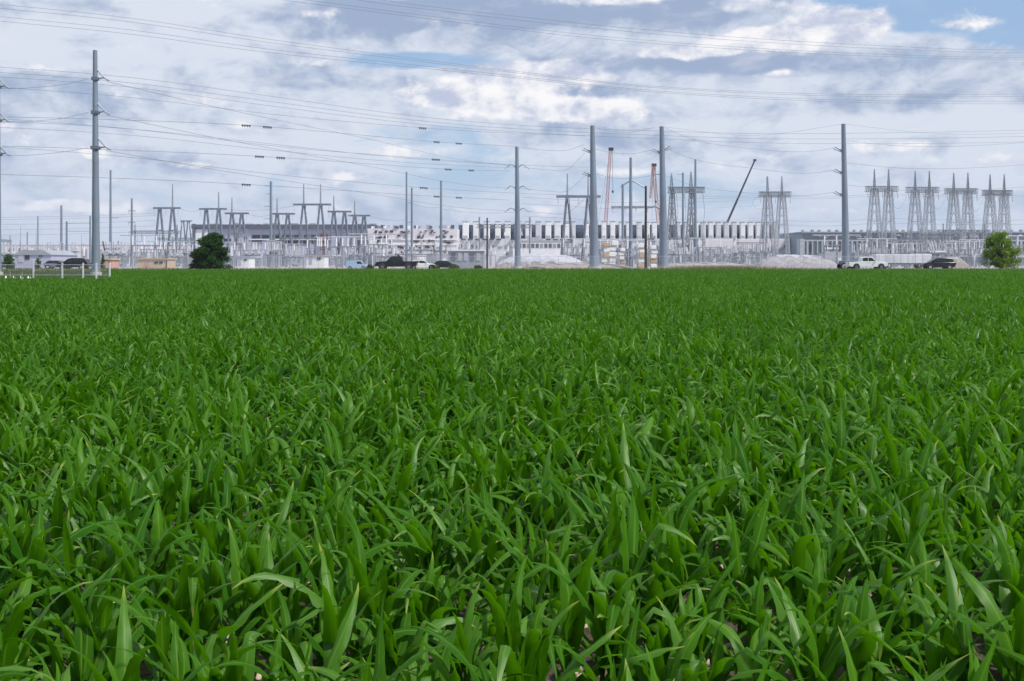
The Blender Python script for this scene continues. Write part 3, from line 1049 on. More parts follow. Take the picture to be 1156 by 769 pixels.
# ------------------------------------------------------------------ A frames
def a_frame(b0, b1, yb, legs, spires, d, label, splay=5.0, lw=1.4, bw=2.0):
    u = d / F; pc = (b0 + b1) / 2
    t = thing('a_frame_structure', label, 'A frame', (gx(pc, d), d, SITE), 0, 'A frame dead end structures in the substation')
    Z = lambda py: zz(py, d) - SITE
    H = Z(yb)
    k = H / (Z(yb) - Z(285))
    for px in legs:
        x = (px - pc) * u
        for s in (-1, 1):
            MB().tube((x + s * splay * u * k, s * .3, 0), (x + s * .8 * u, s * .06, H), lw * u * 1.15, lw * u * .85, 8).build('leg', M_DARKGALV, t, smooth=40)
        br = MB()
        for f in (.35, .62):
            hw = splay * u * k * (1 - f) + .8 * u * f
            br.tube((x - hw, 0, H * f), (x + hw, 0, H * f), .11, .11, 6)
        br.build('brace', M_DARKGALV, t)
    b = MB()
    b.box(((b0 + b1) / 2 * u - pc * u, 0, H), ((b1 - b0) * u, bw * u * .9, bw * u))
    b.build('crossbeam', M_DARKGALV, t)
    for px in legs:
        MB().box(((px - pc) * u, 0, H - bw * u * .9), (4.2 * u, bw * u * 1.1, bw * u * .8)).build('cap_plate', M_DARKGALV, t)
    for px, yt in spires:
        MB().tube(((px - pc) * u, 0, H), ((px - pc) * u, 0, Z(yt)), 1.05 * u, .55 * u, 8).build('spire', M_GALV, t, smooth=40)
    n = max(3, int((b1 - b0) / 9))
    for i in range(n):
        xx = (b0 + 2 + (b1 - b0 - 4) * i / (n - 1) - pc) * u
        MB().insul((xx, -.4, H - .4), (xx, -.9, H - 1.9), .14, 6).build('insulator', M_PORC, t)
    return t


AF = 340
a_frame(173, 204, 235, (180.5, 195), [(195, 208)], AF, 'leftmost large A frame with one tall spire')
a_frame(204, 217, 249.5, (206.5, 213), [], 400, 'small distant A frame between the leftmost one and round tree', 3.6, .8, 1.2)
a_frame(225, 256, 236, (233, 247), [(247, 217)], AF, 'A frame with one spire above the round dark tree')
a_frame(254, 281, 241, (262, 273), [(262, 223)], 360, 'A frame right of the one above the round tree, spire on left leg', 5)
a_frame(307, 333, 241.5, (313, 325), [(313, 224)], 360, 'A frame just right of the mast with short left arms', 5)
a_frame(331, 374, 231, (343, 362), [(343, 208), (362, 208)], 320, 'largest A frame, two tall spires, before the dark roofed building', 6, 1.3, 2.2)
a_frame(370, 397, 239, (377, 389), [(377, 221)], 345, 'A frame immediately right of the largest twin spire one', 5)
a_frame(393, 418, 243.5, (400.5, 411), [(400.5, 227)], 360, 'rightmost A frame of the left yard, spire on left leg', 5)
a_frame(628, 678, 222, (640.5, 664), [(640.5, 196), (664, 195)], 290, 'wide A frame standing behind the thick central pole', 6, 1.5, 2.8)


# ------------------------------------------------------------------ lattice towers
def lattice_tower(cx, yb, yt, d, label, half=18.0):
    u = d / F; t = thing('lattice_tower', label, 'lattice tower', (gx(cx, d), d, SITE), 0, 'twin peaked lattice towers')
    Z = lambda py: zz(py, d) - SITE
    H = Z(yb)
    for s in (-1, 1):
        c = s * 8.0 * u
        leg = MB()
        for q in (-1, 1):
            leg.lattice((c + q * 8.4 * u, q * s * .9, 0), .72, (c + q * 2.2 * u, 0, H), .55, 18, .11, .05, 1.0, .6)
        for f in (.3, .45, .58, .7, .8, .9):
            hw = (8.4 * (1 - f) + 2.2 * f) * u
            leg.tube((c - hw, 0, H * f), (c + hw, 0, H * f), .13, .13, 4)
            leg.tube((c - hw, .4, H * f), (c + hw * .75, .4, H * (f + .2)), .06, .06, 3)
            leg.tube((c + hw, -.4, H * f), (c - hw * .75, -.4, H * (f + .2)), .06, .06, 3)
        leg.build('tower_leg', M_PALEGALV, t)
        pk = MB().lattice((c, 0, H), .38, (c, 0, Z(yt)), .08, 7, .11, .05)
        pk.build('peak', M_GALV, t)
    MB().lattice((-half * u, 0, H), 1.0, (half * u, 0, H), 1.0, 18, .15, .07).build('crossbeam', M_GALV, t)
    for f in (-.92, -.46, 0, .46, .92):
        MB().insul((f * half * u, -1.2, H - 1.1), (f * half * u, -1.7, H - 3.6), .2, 8).build('insulator', M_PORC, t)
    return t


lattice_tower(874.5, 219.5, 199, 450, 'lattice tower standing alone left of the far right thick pole')
lattice_tower(995, 213.5, 191, 430, 'leftmost of four lattice towers in a row at right')
lattice_tower(1041, 214.5, 193, 430, 'second of four lattice towers at right, left of the black SUV roof')
lattice_tower(1084.5, 216, 195, 430, 'third of four lattice towers at right, above the SUV')
lattice_tower(1125.5, 218, 197, 430, 'lattice tower directly above the loose bright green tree', 16.5)


def gantry():
    d = 330; u = d / F
    t = thing('lattice_gantry', 'lattice gantry with wide beam right of the pale orange crane', 'gantry', (gx(774, d), d, SITE))
    Z = lambda py: zz(py, d) - SITE
    for px, yt in ((758, 196), (780, 194)):
        x = (px - 774) * u
        MB().lattice((x - 1.4, 0, 0), .55, (x, 0, Z(214)), .4, 14, .11, .06).lattice((x + 1.8, 0, 0), .55, (x + .3, 0, Z(214)), .4, 14, .11, .06).build('tower_leg', M_GALV, t)
        MB().lattice((x, 0, Z(214)), .5, (x, 0, Z(yt)), .08, 6, .1, .05).build('peak', M_GALV, t)
    MB().lattice((-20 * u, 0, Z(214.5)), .8, (21 * u, 0, Z(214.5)), .8, 16, .14, .07).build('crossbeam', M_GALV, t)
    for px in (755, 763, 772, 784, 793):
        x = (px - 774) * u
        MB().insul((x, -.9, Z(216)), (x, -1.2, Z(222)), .18, 7).build('insulator', M_PORC, t)
        MB().path([(x, -1.2, Z(222)), (x + .4, -1.4, Z(240)), (x - .3, -1.6, Z(262))], .06, 4).build('dropper', M_WIRE, t)


gantry()


# ------------------------------------------------------------------ cranes
def crawler(t, m, rz=0):
    for s in (-1, 1):
        mb = MB()
        mb.prism([(-3.6, .25), (-3.2, 0), (3.2, 0), (3.6, .25), (3.6, .85), (3.2, 1.1), (-3.2, 1.1), (-3.6, .85)], s * 2.4 - .45, s * 2.4 + .45)
        mb.build('track', M_DGREY, t)
    MB().box((0, 0, 1.35), (3.4, 3.2, .5)).build('turntable', M_DGREY, t)
    MB().box((-1.2, 0, 2.7), (6.4, 2.9, 2.0)).build('house', m, t, bevel=.08)
    MB().box((2.6, -1.2, 2.8), (1.5, 1.2, 2.0)).build('cab', M_GLASS, t, bevel=.1)
    MB().box((-4.9, 0, 2.5), (1.2, 3.2, 1.7)).build('counterweight', M_DGREY, t)


def lattice_crane(pb, yb, pt, yt, d, m, label, w=.7, jib=None):
    base = at(pb, yb, d); top = at(pt, yt, d)
    t = thing('crawler_crane', label, 'crane', (base.x, d, SITE), 0)
    crawler(t, m)
    tip = top - Vector((base.x, d, SITE))
    mb = MB().lattice((0, 0, 2.0), .35, tuple(Vector((0, 0, 2)).lerp(tip, .12)), w, 3, .1, .05)
    mb.lattice(tuple(Vector((0, 0, 2)).lerp(tip, .12)), w, tuple(tip), w * .75, 20, .10, .05)
    mb.build('boom', m, t)
    h = MB().box(tuple(tip + Vector((.3, 0, .2))), (2.2, 1.2, 1.4)); h.build('boom_head', M_CBLK, t)
    MB().path([tip + Vector((1.0, 0, -.2)), tip + Vector((1.1, 0, -tip.z * .35))], .08, 4).build('hoist_rope', M_DARK, t)
    MB().lathe(tuple(tip + Vector((1.1, 0, -tip.z * .35 - 1.4))), [(.15, 0), (.45, .4), (.45, 1.0), (.1, 1.4)], 8).build('hook_block', M_CBLK, t)
    MB().tube(tip, (-5.0, 0, 3.4), .05, .05, 4).build('pendant', M_DARK, t)
    if jib:
        jt = at(*jib, d) - Vector((base.x, d, SITE))
        MB().lattice(tuple(tip), w * .7, tuple(jt), .3, 9, .12, .06).build('jib', m, t)
    return t


lattice_crane(681, 262, 689, 169, 520, M_CRED, 'red and white lattice boom crane behind the thick central pole')
lattice_crane(747, 258, 737.5, 187, 520, M_CORG, 'pale orange lattice crane mostly hidden behind a thick pole', .8, (734, 224))


def mobile_crane():
    d = 540; b = at(803, 277, d); tp = at(852, 181, d)
    t = thing('mobile_crane', 'dark telescopic crane boom leaning right above the white roof stacks', 'crane', (b.x, d, SITE))
    tip = tp - Vector((b.x, d, SITE)); root = Vector((0, 0, 3.2))
    mb = MB(); fs = [0, .36, .6, .82, 1.0]; ws = [.62, .52, .45, .38]
    for i in range(4):
        MB().tube(root.lerp(tip, fs[i]), root.lerp(tip, fs[i + 1]), ws[i] * 1.0, ws[i] * .96, 6).build('boom_section', M_CBLK, t)
    MB().box(tuple(tip), (1.3, .9, 1.0)).build('boom_head', M_CBLK, t)
    MB().box((-1, 0, 1.3), (13, 2.6, .9)).build('carrier', M_CORG, t, bevel=.08)
    MB().box((4.6, 0, 2.4), (2.2, 2.5, 1.7)).build('cab', M_GLASS, t, bevel=.1)
    MB().box((-3.5, 0, 2.5), (3.5, 2.6, 1.6)).build('counterweight', M_DGREY, t)
    for x in (-6, -4.2, 2.6, 4.4):
        for s in (-1, 1):
            MB().tube((x, s * 1.0, .65), (x, s * 1.35, .65), .65, .65, 14).build('wheel', M_TYRE, t, smooth=40)


mobile_crane()


# ------------------------------------------------------------------ buildings
def building_at(name, label, x0, x1, d, depth, cat='building'):
    X0, X1 = gx(x0, d), gx(x1, d)
    t = thing(name, label, cat, ((X0 + X1) / 2, d, SITE))
    t['w'] = X1 - X0
    return t, X1 - X0


def dark_roof_building():
    d = 480; u = d / F; pc = (218 + 422) / 2
    t, W = building_at('data_hall', 'lilac grey hall with dark roof edge behind the A frames', 218, 422, d, 60)
    X = lambda px: (px - pc) * u
    Z = lambda py: zz(py, d) - SITE
    MB().box((0, 30, Z(257.5) / 2), (W, 60, Z(257.5))).build('wall', M_LILAC, t)
    MB().box((0, 29.6, (Z(253.6) + Z(258)) / 2), (W + .8, 61.6, Z(253.6) - Z(258) + .01)).build('roof_fascia', M_SLATE, t)
    MB().box((X(228.5), -.25, (Z(259) + Z(283)) / 2), (15 * u, .5, Z(259) - Z(283))).build('end_panel', M_WHITE, t)
    MB().box((X(219.5), -.6, Z(255) / 2 + .3), (3.2 * u, 1.0, Z(254) + .6)).build('corner_tower', M_SLATE, t)
    MB().box((X(328), -.2, Z(270.4)), (92 * u, .4, .45)).build('white_band', M_WHITE, t)
    r = random.Random(4)
    for y in (267.3, 273.2):
        px = 285.0
        while px < 366:
            w = r.choice([8, 9, 11, 14, 6]); gap = r.choice([1.5, 2, 2, 3])
            if y > 270 and 296 < px + w / 2 < 309: px += w + gap; continue
            MB().box((X(px + w / 2), -.2, Z(y)), (w * u, .42, 3.6 * u)).build('window', M_GLASS, t)
            px += w + gap
    for px, w in ((254, 5), (259, 4), (268, 3)):
        MB().box((X(px), -.12, Z(271)), (w * u, .24, 3.2 * u)).build('window', M_GLASS, t)
    MB().box((X(366), -.3, (Z(264) + Z(290)) / 2), (9 * u, .6, Z(264) - Z(290))).build('stair_panel', M_RUST, t)
    for y in (267, 273, 280.5):
        MB().box((X(366), -.62, Z(y)), (8 * u, .1, 2.2 * u)).build('window', M_GLASS, t)
    for i in range(18):
        px = 226 + i * 11 + r.uniform(-3, 3)
        MB().box((X(px), r.uniform(8, 40), Z(253.6) + .5), (r.uniform(1.5, 4), 2.5, 1.0)).build('roof_unit', M_GREY, t)


dark_roof_building()


def speckled_hall():
    d = 470; u = d / F; pc = (412 + 516) / 2
    t, W = building_at('equipment_hall', 'pinkish white hall pitted with small dark louvres above the black pickup', 412, 516, d, 50)
    X = lambda px: (px - pc) * u
    Z = lambda py: zz(py, d) - SITE
    MB().box((0, 25, Z(258) / 2), (W, 50, Z(258))).build('wall', M_PINKW, t)
    r = random.Random(9)
    for y, n in ((262, 20), (267.5, 18), (273, 17), (279, 20), (285, 12)):
        for k in range(n):
            px = r.uniform(424, 513)
            MB().box((X(px), -.1 - .02 * k, Z(y + r.uniform(-1.4, 1.4))), (r.uniform(1.6, 4.2) * u, .25, r.uniform(1.2, 2.6) * u)).build('louvre', r.choice([M_LOUVRE, M_LOUVRE, M_DGREY]), t)
    for k in range(24):
        px = r.uniform(418, 513); w = r.uniform(2, 5) * u; h = r.uniform(2.2, 4.2) * u
        MB().box((X(px), r.uniform(.6, 6), Z(258) + h / 2), (w, 2.2, h)).build('roof_unit', r.choice([M_WHITE, M_WHITE, M_GREY, M_SLATE]), t)
    for k in range(10):
        px = r.uniform(420, 512)
        MB().box((X(px), -.9, Z(r.uniform(276, 292))), (r.uniform(3, 7) * u, 1.4, r.uniform(2, 3.5) * u)).build('wall_unit', M_WHITE, t)
    for y in (270.5, 276):
        MB().box((X(470), -.18, Z(y)), (92 * u, .35, .5)).build('walkway', M_WHITE, t)


speckled_hall()


def stack_hall():
    d = 490; u = d / F; pc = (516 + 892) / 2
    t, W = building_at('stack_hall', 'long white hall carrying a row of white roof stacks', 516, 892, d, 60)
    X = lambda px: (px - pc) * u
    Z = lambda py: zz(py, d) - SITE
    MB().box((0, 30, Z(269.5) / 2), (W, 60, Z(269.5))).build('wall', M_PALEW, t)
    MB().box((X(840), -.35, (Z(271) + Z(281)) / 2), (88 * u, .7, Z(271) - Z(281))).build('pink_panel', M_PINKW, t)
    MB().box((X(700), 6.5, (Z(253.5) + Z(269.5)) / 2), (366 * u, 2.0, Z(253.5) - Z(269.5) - .02)).build('roof_screen', M_SCREEN, t)
    whites = [525.5, 537, 549.5, 562, 573, 584.5, 596.5, 608, 619, 629.5, 640, 647, 662, 670, 682, 692, 702, 710, 722, 731, 739, 753, 766, 775.5, 786, 794.5, 803, 811.5, 820.5, 829.5, 839, 848, 857, 866, 876]
    r = random.Random(2)
    for i, px in enumerate(whites):
        y0 = 251 + (0.6 if px > 700 else 0)
        w = (6.6 if px < 640 else 5.4) * r.uniform(.92, 1.08)
        hh = Z(y0) - Z(270)
        s = MB().box((X(px), 2.2, Z(269.5) + hh / 2), (w * u, 3.0, hh)).build('roof_stack', r.choice([M_WHITEP, M_WHITEP, M_WHITE, M_PALEW]), t, bevel=w * u * .12)
        MB().box((X(px), 2.2, Z(269.5) + hh + .15), (w * u * 1.06, 3.2, .3)).build('stack_cap', M_GREY, s)
        MB().box((X(px), .62, Z(269.5) + hh * .12), (w * u * .7, .2, hh * .12)).build('stack_vent', M_GREY, s)
    for px in np.arange(520, 890, 6.4):
        if r.random() < .8:
            MB().box((X(px), -.12, Z(278.5 + r.uniform(-.6, .6))), (r.uniform(2.5, 5) * u, .24, r.uniform(2.2, 4) * u)).build('window', r.choice([M_GREYB, M_GREYB, M_DGREY]), t)
    for k in range(85):
        px = r.uniform(522, 886)
        MB().box((X(px), -.9 - .01 * k, Z(r.uniform(276, 294))), (r.uniform(1.5, 5) * u, 1.2, r.uniform(1.2, 4) * u)).build('wall_unit', r.choice([M_GREYB, M_GREY, M_PALEGALV, M_DGREY, M_LILAC, M_WHITEP]), t)
    for k in range(16):
        px = 520 + k * 8
        if r.random() < .6:
            MB().box((X(px + 3), -.7, Z(270.5)), (5.5 * u, .8, .7)).build('canopy', M_SLATE, t)


stack_hall()


def right_hall():
    d = 470; u = d / F; pc = (906 + 1260) / 2
    t, W = building_at('ribbed_hall', 'long blue grey ribbed hall with dark upper band at right', 906, 1260, d, 60)
    X = lambda px: (px - pc) * u
    Z = lambda py: zz(py, d) - SITE
    MB().box((0, 30, Z(263) / 2), (W, 60, Z(263))).build('wall', M_TEAL, t)
    MB().box((X(1082), -.25, (Z(263.2) + Z(270.5)) / 2), (352 * u, .5, Z(263.2) - Z(270.5))).build('dark_band', M_SLATE, t)
    MB().box((X(1082), -.3, Z(271.6)), (352 * u, .6, .6)).build('pale_ledge', M_PALEGALV, t)
    MB().box((X(903.5), -.28, Z(280)), (5 * u, 6, Z(270) - Z(290))).build('end_panel', M_PALEGALV, t)
    MB().box((0, 30, Z(263) + .25), (W + 1, 61, .5)).build('roof', M_GREYB, t)
    r = random.Random(6)
    for k in range(60):
        px = 911 + k * 5.6
        MB().box((X(px), -.45, (Z(272.2) + Z(292)) / 2), (r.uniform(1.2, 2.4) * u, .7, Z(272.2) - Z(292))).build('rib', r.choice([M_PALEGALV, M_GREY, M_GREYB]), t)
    for k in range(36):
        px = 909 + k * 9.5
        MB().box((X(px), r.uniform(1, 5), Z(262) + .4), (r.uniform(1.4, 3) * u, 2, 1.2)).build('roof_unit', r.choice([M_GREY, M_GREYB]), t)
    for k in range(26):
        px = 915 + r.uniform(0, 330)
        MB().box((X(px), -.52, Z(267 + r.uniform(-1.5, 1.5))), (r.uniform(2, 5) * u, .2, r.uniform(.7, 1.6) * u)).build('sign_panel', r.choice([M_WHITE, M_GREY, M_PALEGALV]), t)
    for k in range(14):
        px = 915 + k * 23
        MB().box((X(px), -.52, Z(280)), (3 * u, .3, 8 * u)).build('door', r.choice([M_LOUVRE, M_DGREY]), t)


right_hall()


def shed(name, label, x0, x1, yt, d, depth, wall, roof, openings=(), ridge=0.0, yb=None, cat='building', fascia=None):
    u = d / F; pc = (x0 + x1) / 2
    t = thing(name, label, cat, (gx(pc, d), d, SITE))
    X = lambda px: (px - pc) * u
    Z = lambda py: zz(py, d) - SITE
    W = (x1 - x0) * u; H = Z(yt)
    MB().box((0, depth / 2, H / 2), (W, depth, H)).build('wall', wall, t)
    if ridge:
        MB().prism([(-W / 2 - .2, H + .004), (W / 2 + .2, H + .004), (W * .3, H + ridge * u), (-W * .3, H + ridge * u)], -.2, depth + .2).build('roof', roof, t)
    else:
        MB().box((0, depth / 2, H + .13), (W + .4, depth + .4, .24)).build('roof', roof, t)
    for kind, px, py, w, h, m in openings:
        MB().box((X(px), -.04, Z(py)), (w * u, .12, h * u)).build(kind, m, t)
    return t


shed('grey_shed', 'grey green shed with dark roof at far left behind shrubs', 17, 58, 288, 204, 12, M_LILAC, M_GREYB,
     [('door', 31, 290, 5, 6, M_LOUVRE), ('window', 46, 289, 4, 3, M_DGREY), ('panel', 24, 292, 6, 8, M_PALEGALV)], 5.5)
shed('site_cabin', 'low tan cabin with dark windows left of the round tree', 156, 189, 293, 205, 5, M_TAN, mat('tan_roof', (.42, .33, .24), .7),
     [('window', 176.5, 296.5, 3.6, 2.2, M_GLASS), ('window', 182, 296.5, 3.6, 2.2, M_GLASS), ('door', 188.2, 298.5, 1.2, 8, M_BROWNP), ('panel', 166, 299, 3, 6, M_PINK)])
shed('salmon_container', 'salmon pink container beside the tallest left pole', 114, 124.5, 293.5, 178, 4, M_PINK, M_TAN,
     [('door', 117, 299, 2.6, 8, M_TAN), ('door', 120.6, 299, 2.6, 8, M_TAN)], cat='container')
shed('window_hut', 'low white hut with a row of dark windows above white heap', 579, 637, 272.5, 320, 8, M_WHITE, M_PALEGALV,
     [('window', 582 + 4.9 * i, 277.5, 3.4, 4.6, M_DGREY if i % 3 else M_GREYB) for i in range(11)], 0)
shed('white_tent', 'small white round topped tent above the window hut', 594, 614, 272, 345, 6, M_WHITE, M_TARP, [], 4.0, cat='tent')
shed('open_shelter', 'grey open shelter with pale roof edges left of wooden pole', 506, 546, 283.5, 206, 7, M_GREYB, M_WHITE,
     [('bay', 512 + 7 * i, 290, 4.5, 9, [M_DGREY, M_GREY, M_LILAC][i % 3]) for i in range(5)])
shed('control_house', 'white control house below the largest A frame', 346, 366, 289.5, 207, 5, M_WHITE, M_GREYB,
     [('door', 351, 294, 3, 8, M_GREY), ('window', 360, 292, 4, 3, M_GLASS)])
shed('control_house', 'white control house between round tree and dark mast', 268, 281, 291, 206, 5, M_WHITE, M_GREYB,
     [('door', 271, 296, 3, 7, M_GREY), ('window', 277, 293.5, 3, 2, M_GLASS)])
shed('far_warehouse', 'long pale low warehouse far behind at the left edge', -60, 216, 277, 640, 40, M_PINKW, M_LILAC,
     [('door', -40 + 17 * i, 286, 5, 9, M_GREYB) for i in range(15)])
shed('far_warehouse', 'flat grey warehouse behind the twin lattice tower and right hall', 1040, 1330, 268, 700, 40, M_LILAC, M_GREYB,
     [('door', 1060 + 19 * i, 285, 6, 9, M_GREYB) for i in range(13)])


# ------------------------------------------------------------------ heaps, stacks
def heap(name, label, x0, x1, ytop, d, m_low, m_top, seed, tarp_from=.35, skew=0.0, cat='heap', cover=1.0):
    u = d / F; pc = (x0 + x1) / 2; W = (x1 - x0) * u / 2; H = zz(ytop, d) - SITE
    t = thing(name, label, cat, (gx(pc, d), d, SITE))
    r = random.Random(seed); ph = [r.uniform(0, 6.28) for _ in range(6)]
    nx, ny = 44, 18; D = min(W * .55, 4.2)

    def hz(x, y):
        e = max(0.0, 1 - abs(x - skew * .3) ** 2.6) * max(0.0, 1 - abs(y) ** 2.2)
        b = 1 + .06 * math.sin(2.2 * x + ph[0]) + .025 * math.sin(9 * x + 4 * y + ph[1]) + .02 * math.sin(23 * x + 9 * y + ph[2]) + .05 * math.sin(13 * x + ph[4]) * math.sin(7 * y + ph[5]) + .03 * math.sin(37 * x + 17 * y)
        return H * (e ** .6) * b / 1.05

    def sheet(lo, off):
        mb = MB(); idx = {}
        for j in range(ny + 1):
            for i in range(nx + 1):
                x, y = -1 + 2 * i / nx, -1 + 2 * j / ny
                z = hz(x, y)
                mb.v.append((x * W, y * D, z + off - .02))
        for j in range(ny):
            for i in range(nx):
                a = j * (nx + 1) + i; q = (a, a + 1, a + nx + 2, a + nx + 1)
                zc = sum(mb.v[k][2] for k in q) / 4
                if lo <= 0 or zc > H * (lo + .1 * math.sin(i * .9 + ph[3])):
                    if lo > 0 and abs((i / nx) * 2 - 1) > cover: continue
                    mb.f.append(q)
        return mb
    sheet(0, 0).build('heap_body', m_low, t, smooth=60)
    o = sheet(tarp_from, .06).build('cover_sheet', m_top, t, smooth=60)
    sol = o.modifiers.new('thick', 'SOLIDIFY'); sol.thickness = .03
    return t


heap('spoil_heap', 'earth heap under a broad white tarpaulin left of the central pole', 558, 664, 287, 212, M_DIRT, M_TARP, 3, .28)
heap('spoil_heap', 'long grey spoil mound with white sheet on its crest, at right', 852, 945, 287, 212, M_MOUND, M_TARP, 5, .80)
heap('earth_bank', 'low bare brown bank in front of the white tarpaulin heap', 590, 716, 297, 203, M_DIRT, M_MOUND, 8, .85)
heap('earth_bank', 'low purplish gravel bank between dark wooden pole and grey mound', 738, 866, 296, 203, M_MOUND, M_DIRT, 12, .9)
heap('earth_bank', 'low brown rubble heap behind the black SUV', 1052, 1092, 290.5, 215, M_DIRT, M_MOUND, 14, .75)


def pallet_stack(px, top, bottom, w, d, label, m, seed):
    u = d / F; r = random.Random(seed)
    t = thing('pallet_stack', label, 'stack', (gx(px, d), d, SITE))
    H = zz(top, d) - SITE; n = 5
    for k in range(n):
        h = H / n
        if k % 2 == 0:
            MB().box((r.uniform(-.2, .2), 0, h * (k + .08)), (w * u, 2.0, h * .16)).build('pallet', M_TIMBER, t)
        MB().box((r.uniform(-.25, .25), 0, h * (k + .58)), (w * u * r.uniform(.8, .98), 1.8, h * .8)).build('load', m if r.random() < .75 else M_TAN, t, bevel=.05)


for i, (px, top, w, lb) in enumerate([(683, 271, 7, 'leftmost stack of white packs beside the thick central pole'), (692, 269, 8, 'tallest white pack stack between central pole and portal side post'),
                                      (724, 272, 8, 'stack of white packs just left of the dark wooden pole'), (737, 274, 7, 'stack of white packs between wooden pole and thick pole'),
                                      (702, 277, 6, 'shortest stack of white packs at the portal posts')]):
    pallet_stack(px, top + 3, 300, w, 214, lb, M_WHITEP, 30 + i)


def silt_fence():
    d = 78.2
    pts = []
    r = random.Random(3)
    mb = MB(); n = 90
    x0, x1 = gx(-30, d), gx(38, d)
    for i in range(n + 1):
        x = x0 + (x1 - x0) * i / n
        h = .40 + .12 * math.sin(i * .55) + .10 * math.sin(i * 1.7 + 1)
        off = .09 * math.sin(i * 1.3)
        for k, (yy, f) in enumerate(((0, 0), (off, .5), (off * .3 + .04, 1.0))):
            mb.v.append((x, d + yy, .42 * 0 + h * f))
    for i in range(n):
        for k in range(2):
            a = i * 3 + k; mb.f.append((a, a + 3, a + 4, a + 1))
    t = thing('plastic_barrier', 'crumpled low white plastic barrier at the field corner, far left', 'barrier', (0, 0, ground_z(0, d)))
    o = mb.build('plastic_sheet', M_PLASTIC, t, smooth=60)
    s = o.modifiers.new('thick', 'SOLIDIFY'); s.thickness = .012
    for i in range(6):
        MB().tube((x0 + (x1 - x0) * i / 5, d + .1, 0), (x0 + (x1 - x0) * i / 5, d + .1, .85), .025, .02, 6).build('stake', M_TIMBER, t)


silt_fence()


def rail_fence():
    d = 79.0
    t = thing('rail_fence', 'white rail fence with square posts in front of the left pole', 'fence', (0, d, ground_z(0, d)))
    pxs = [-8, 38, 70.5, 94, 109, 124]
    H = lambda py: zz(py, d) - ground_z(0, d)
    for px in pxs:
        w = .10
        top = 293 if px == 38 else 297
        MB().box((gx(px, d), 0, H(top) / 2), (w, w, H(top))).build('post', M_PALEW, t, bevel=.01)
    for a, b in zip(pxs[:-1], pxs[1:]):
        xa, xb = gx(a, d) + .075, gx(b, d) - .075
        for py in (299, 310.5):
            MB().box(((xa + xb) / 2, 0, H(py)), (xb - xa, .035, .04)).build('rail', M_PALEGALV, t)
        mb = MB()
        k = int((xb - xa) / .16)
        for i in range(1, k):
            x = xa + (xb - xa) * i / k
            mb.tube((x, 0, H(310.5) + .03), (x, 0, H(299) - .03), .0035, .0035, 4)
        for f in np.linspace(.15, .85, 6):
            z = H(310.5) + (H(299) - H(310.5)) * f
            mb.tube((xa, 0, z), (xb, 0, z), .0035, .0035, 4)
        mb.build('wire_panel', M_PALEGALV, t)


rail_fence()


def chain_fence(X0, X1, d, label, h=2.1, sp=3.05):
    t = thing('chain_link_fence', label, 'fence', (0, d, SITE), 0, 'chain link fences along the yards')
    n = int((X1 - X0) / sp)
    for i in range(n + 1):
        MB().tube((X0 + i * sp, 0, 0), (X0 + i * sp, 0, h + .05), .035, .035, 6).build('post', M_PALEGALV, t)
    MB().tube((X0, 0, h), (X0 + n * sp, 0, h), .022, .022, 5).build('top_rail', M_PALEGALV, t)
    mb = MB(); s = .24; L = n * sp
    k = int(L / s)
    for i in range(-int(h / s), k):
        for dr in (1, -1):
            xa = X0 + i * s; xb = xa + h
            pa, pb = (xa, 0.0), (xb, h)
            if dr < 0: pa, pb = (xa, h), (xb, 0.0)
            if pa[0] < X0 or pb[0] > X0 + L: continue
            mb.tube((pa[0], .03 * dr, pa[1]), (pb[0], .03 * dr, pb[1]), .0065, .0065, 3, False)
    mb.build('wire_mesh', M_PALEGALV, t)
    for f in (h * .36, h * .72):
        MB().tube((X0, .05, f), (X0 + n * sp, .05, f), .014, .014, 4).build('tension_wire', M_PALEGALV, t)


chain_fence(gx(128, 186), gx(410, 186), 186, 'chain link fence in front of the left substation yard')
chain_fence(gx(486, 190), gx(735, 190), 190, 'chain link fence in front of the white heap at centre')
chain_fence(gx(742, 190), gx(1200, 190), 190, 'chain link fence in front of the right substation yard')


# ------------------------------------------------------------------ vehicles (front towards +x in local space)
def wheel(parent, x, y, r, side, rim=M_RIM):
    w = MB().tube((x, y - .12, r), (x, y + .12, r), r, r, 18).build('wheel', M_TYRE, parent, smooth=40)
    MB().tube((x, y + side * .121, r), (x, y + side * .15, r), r * .62, r * .55, 14).build('rim', rim, w, smooth=40)
    return w


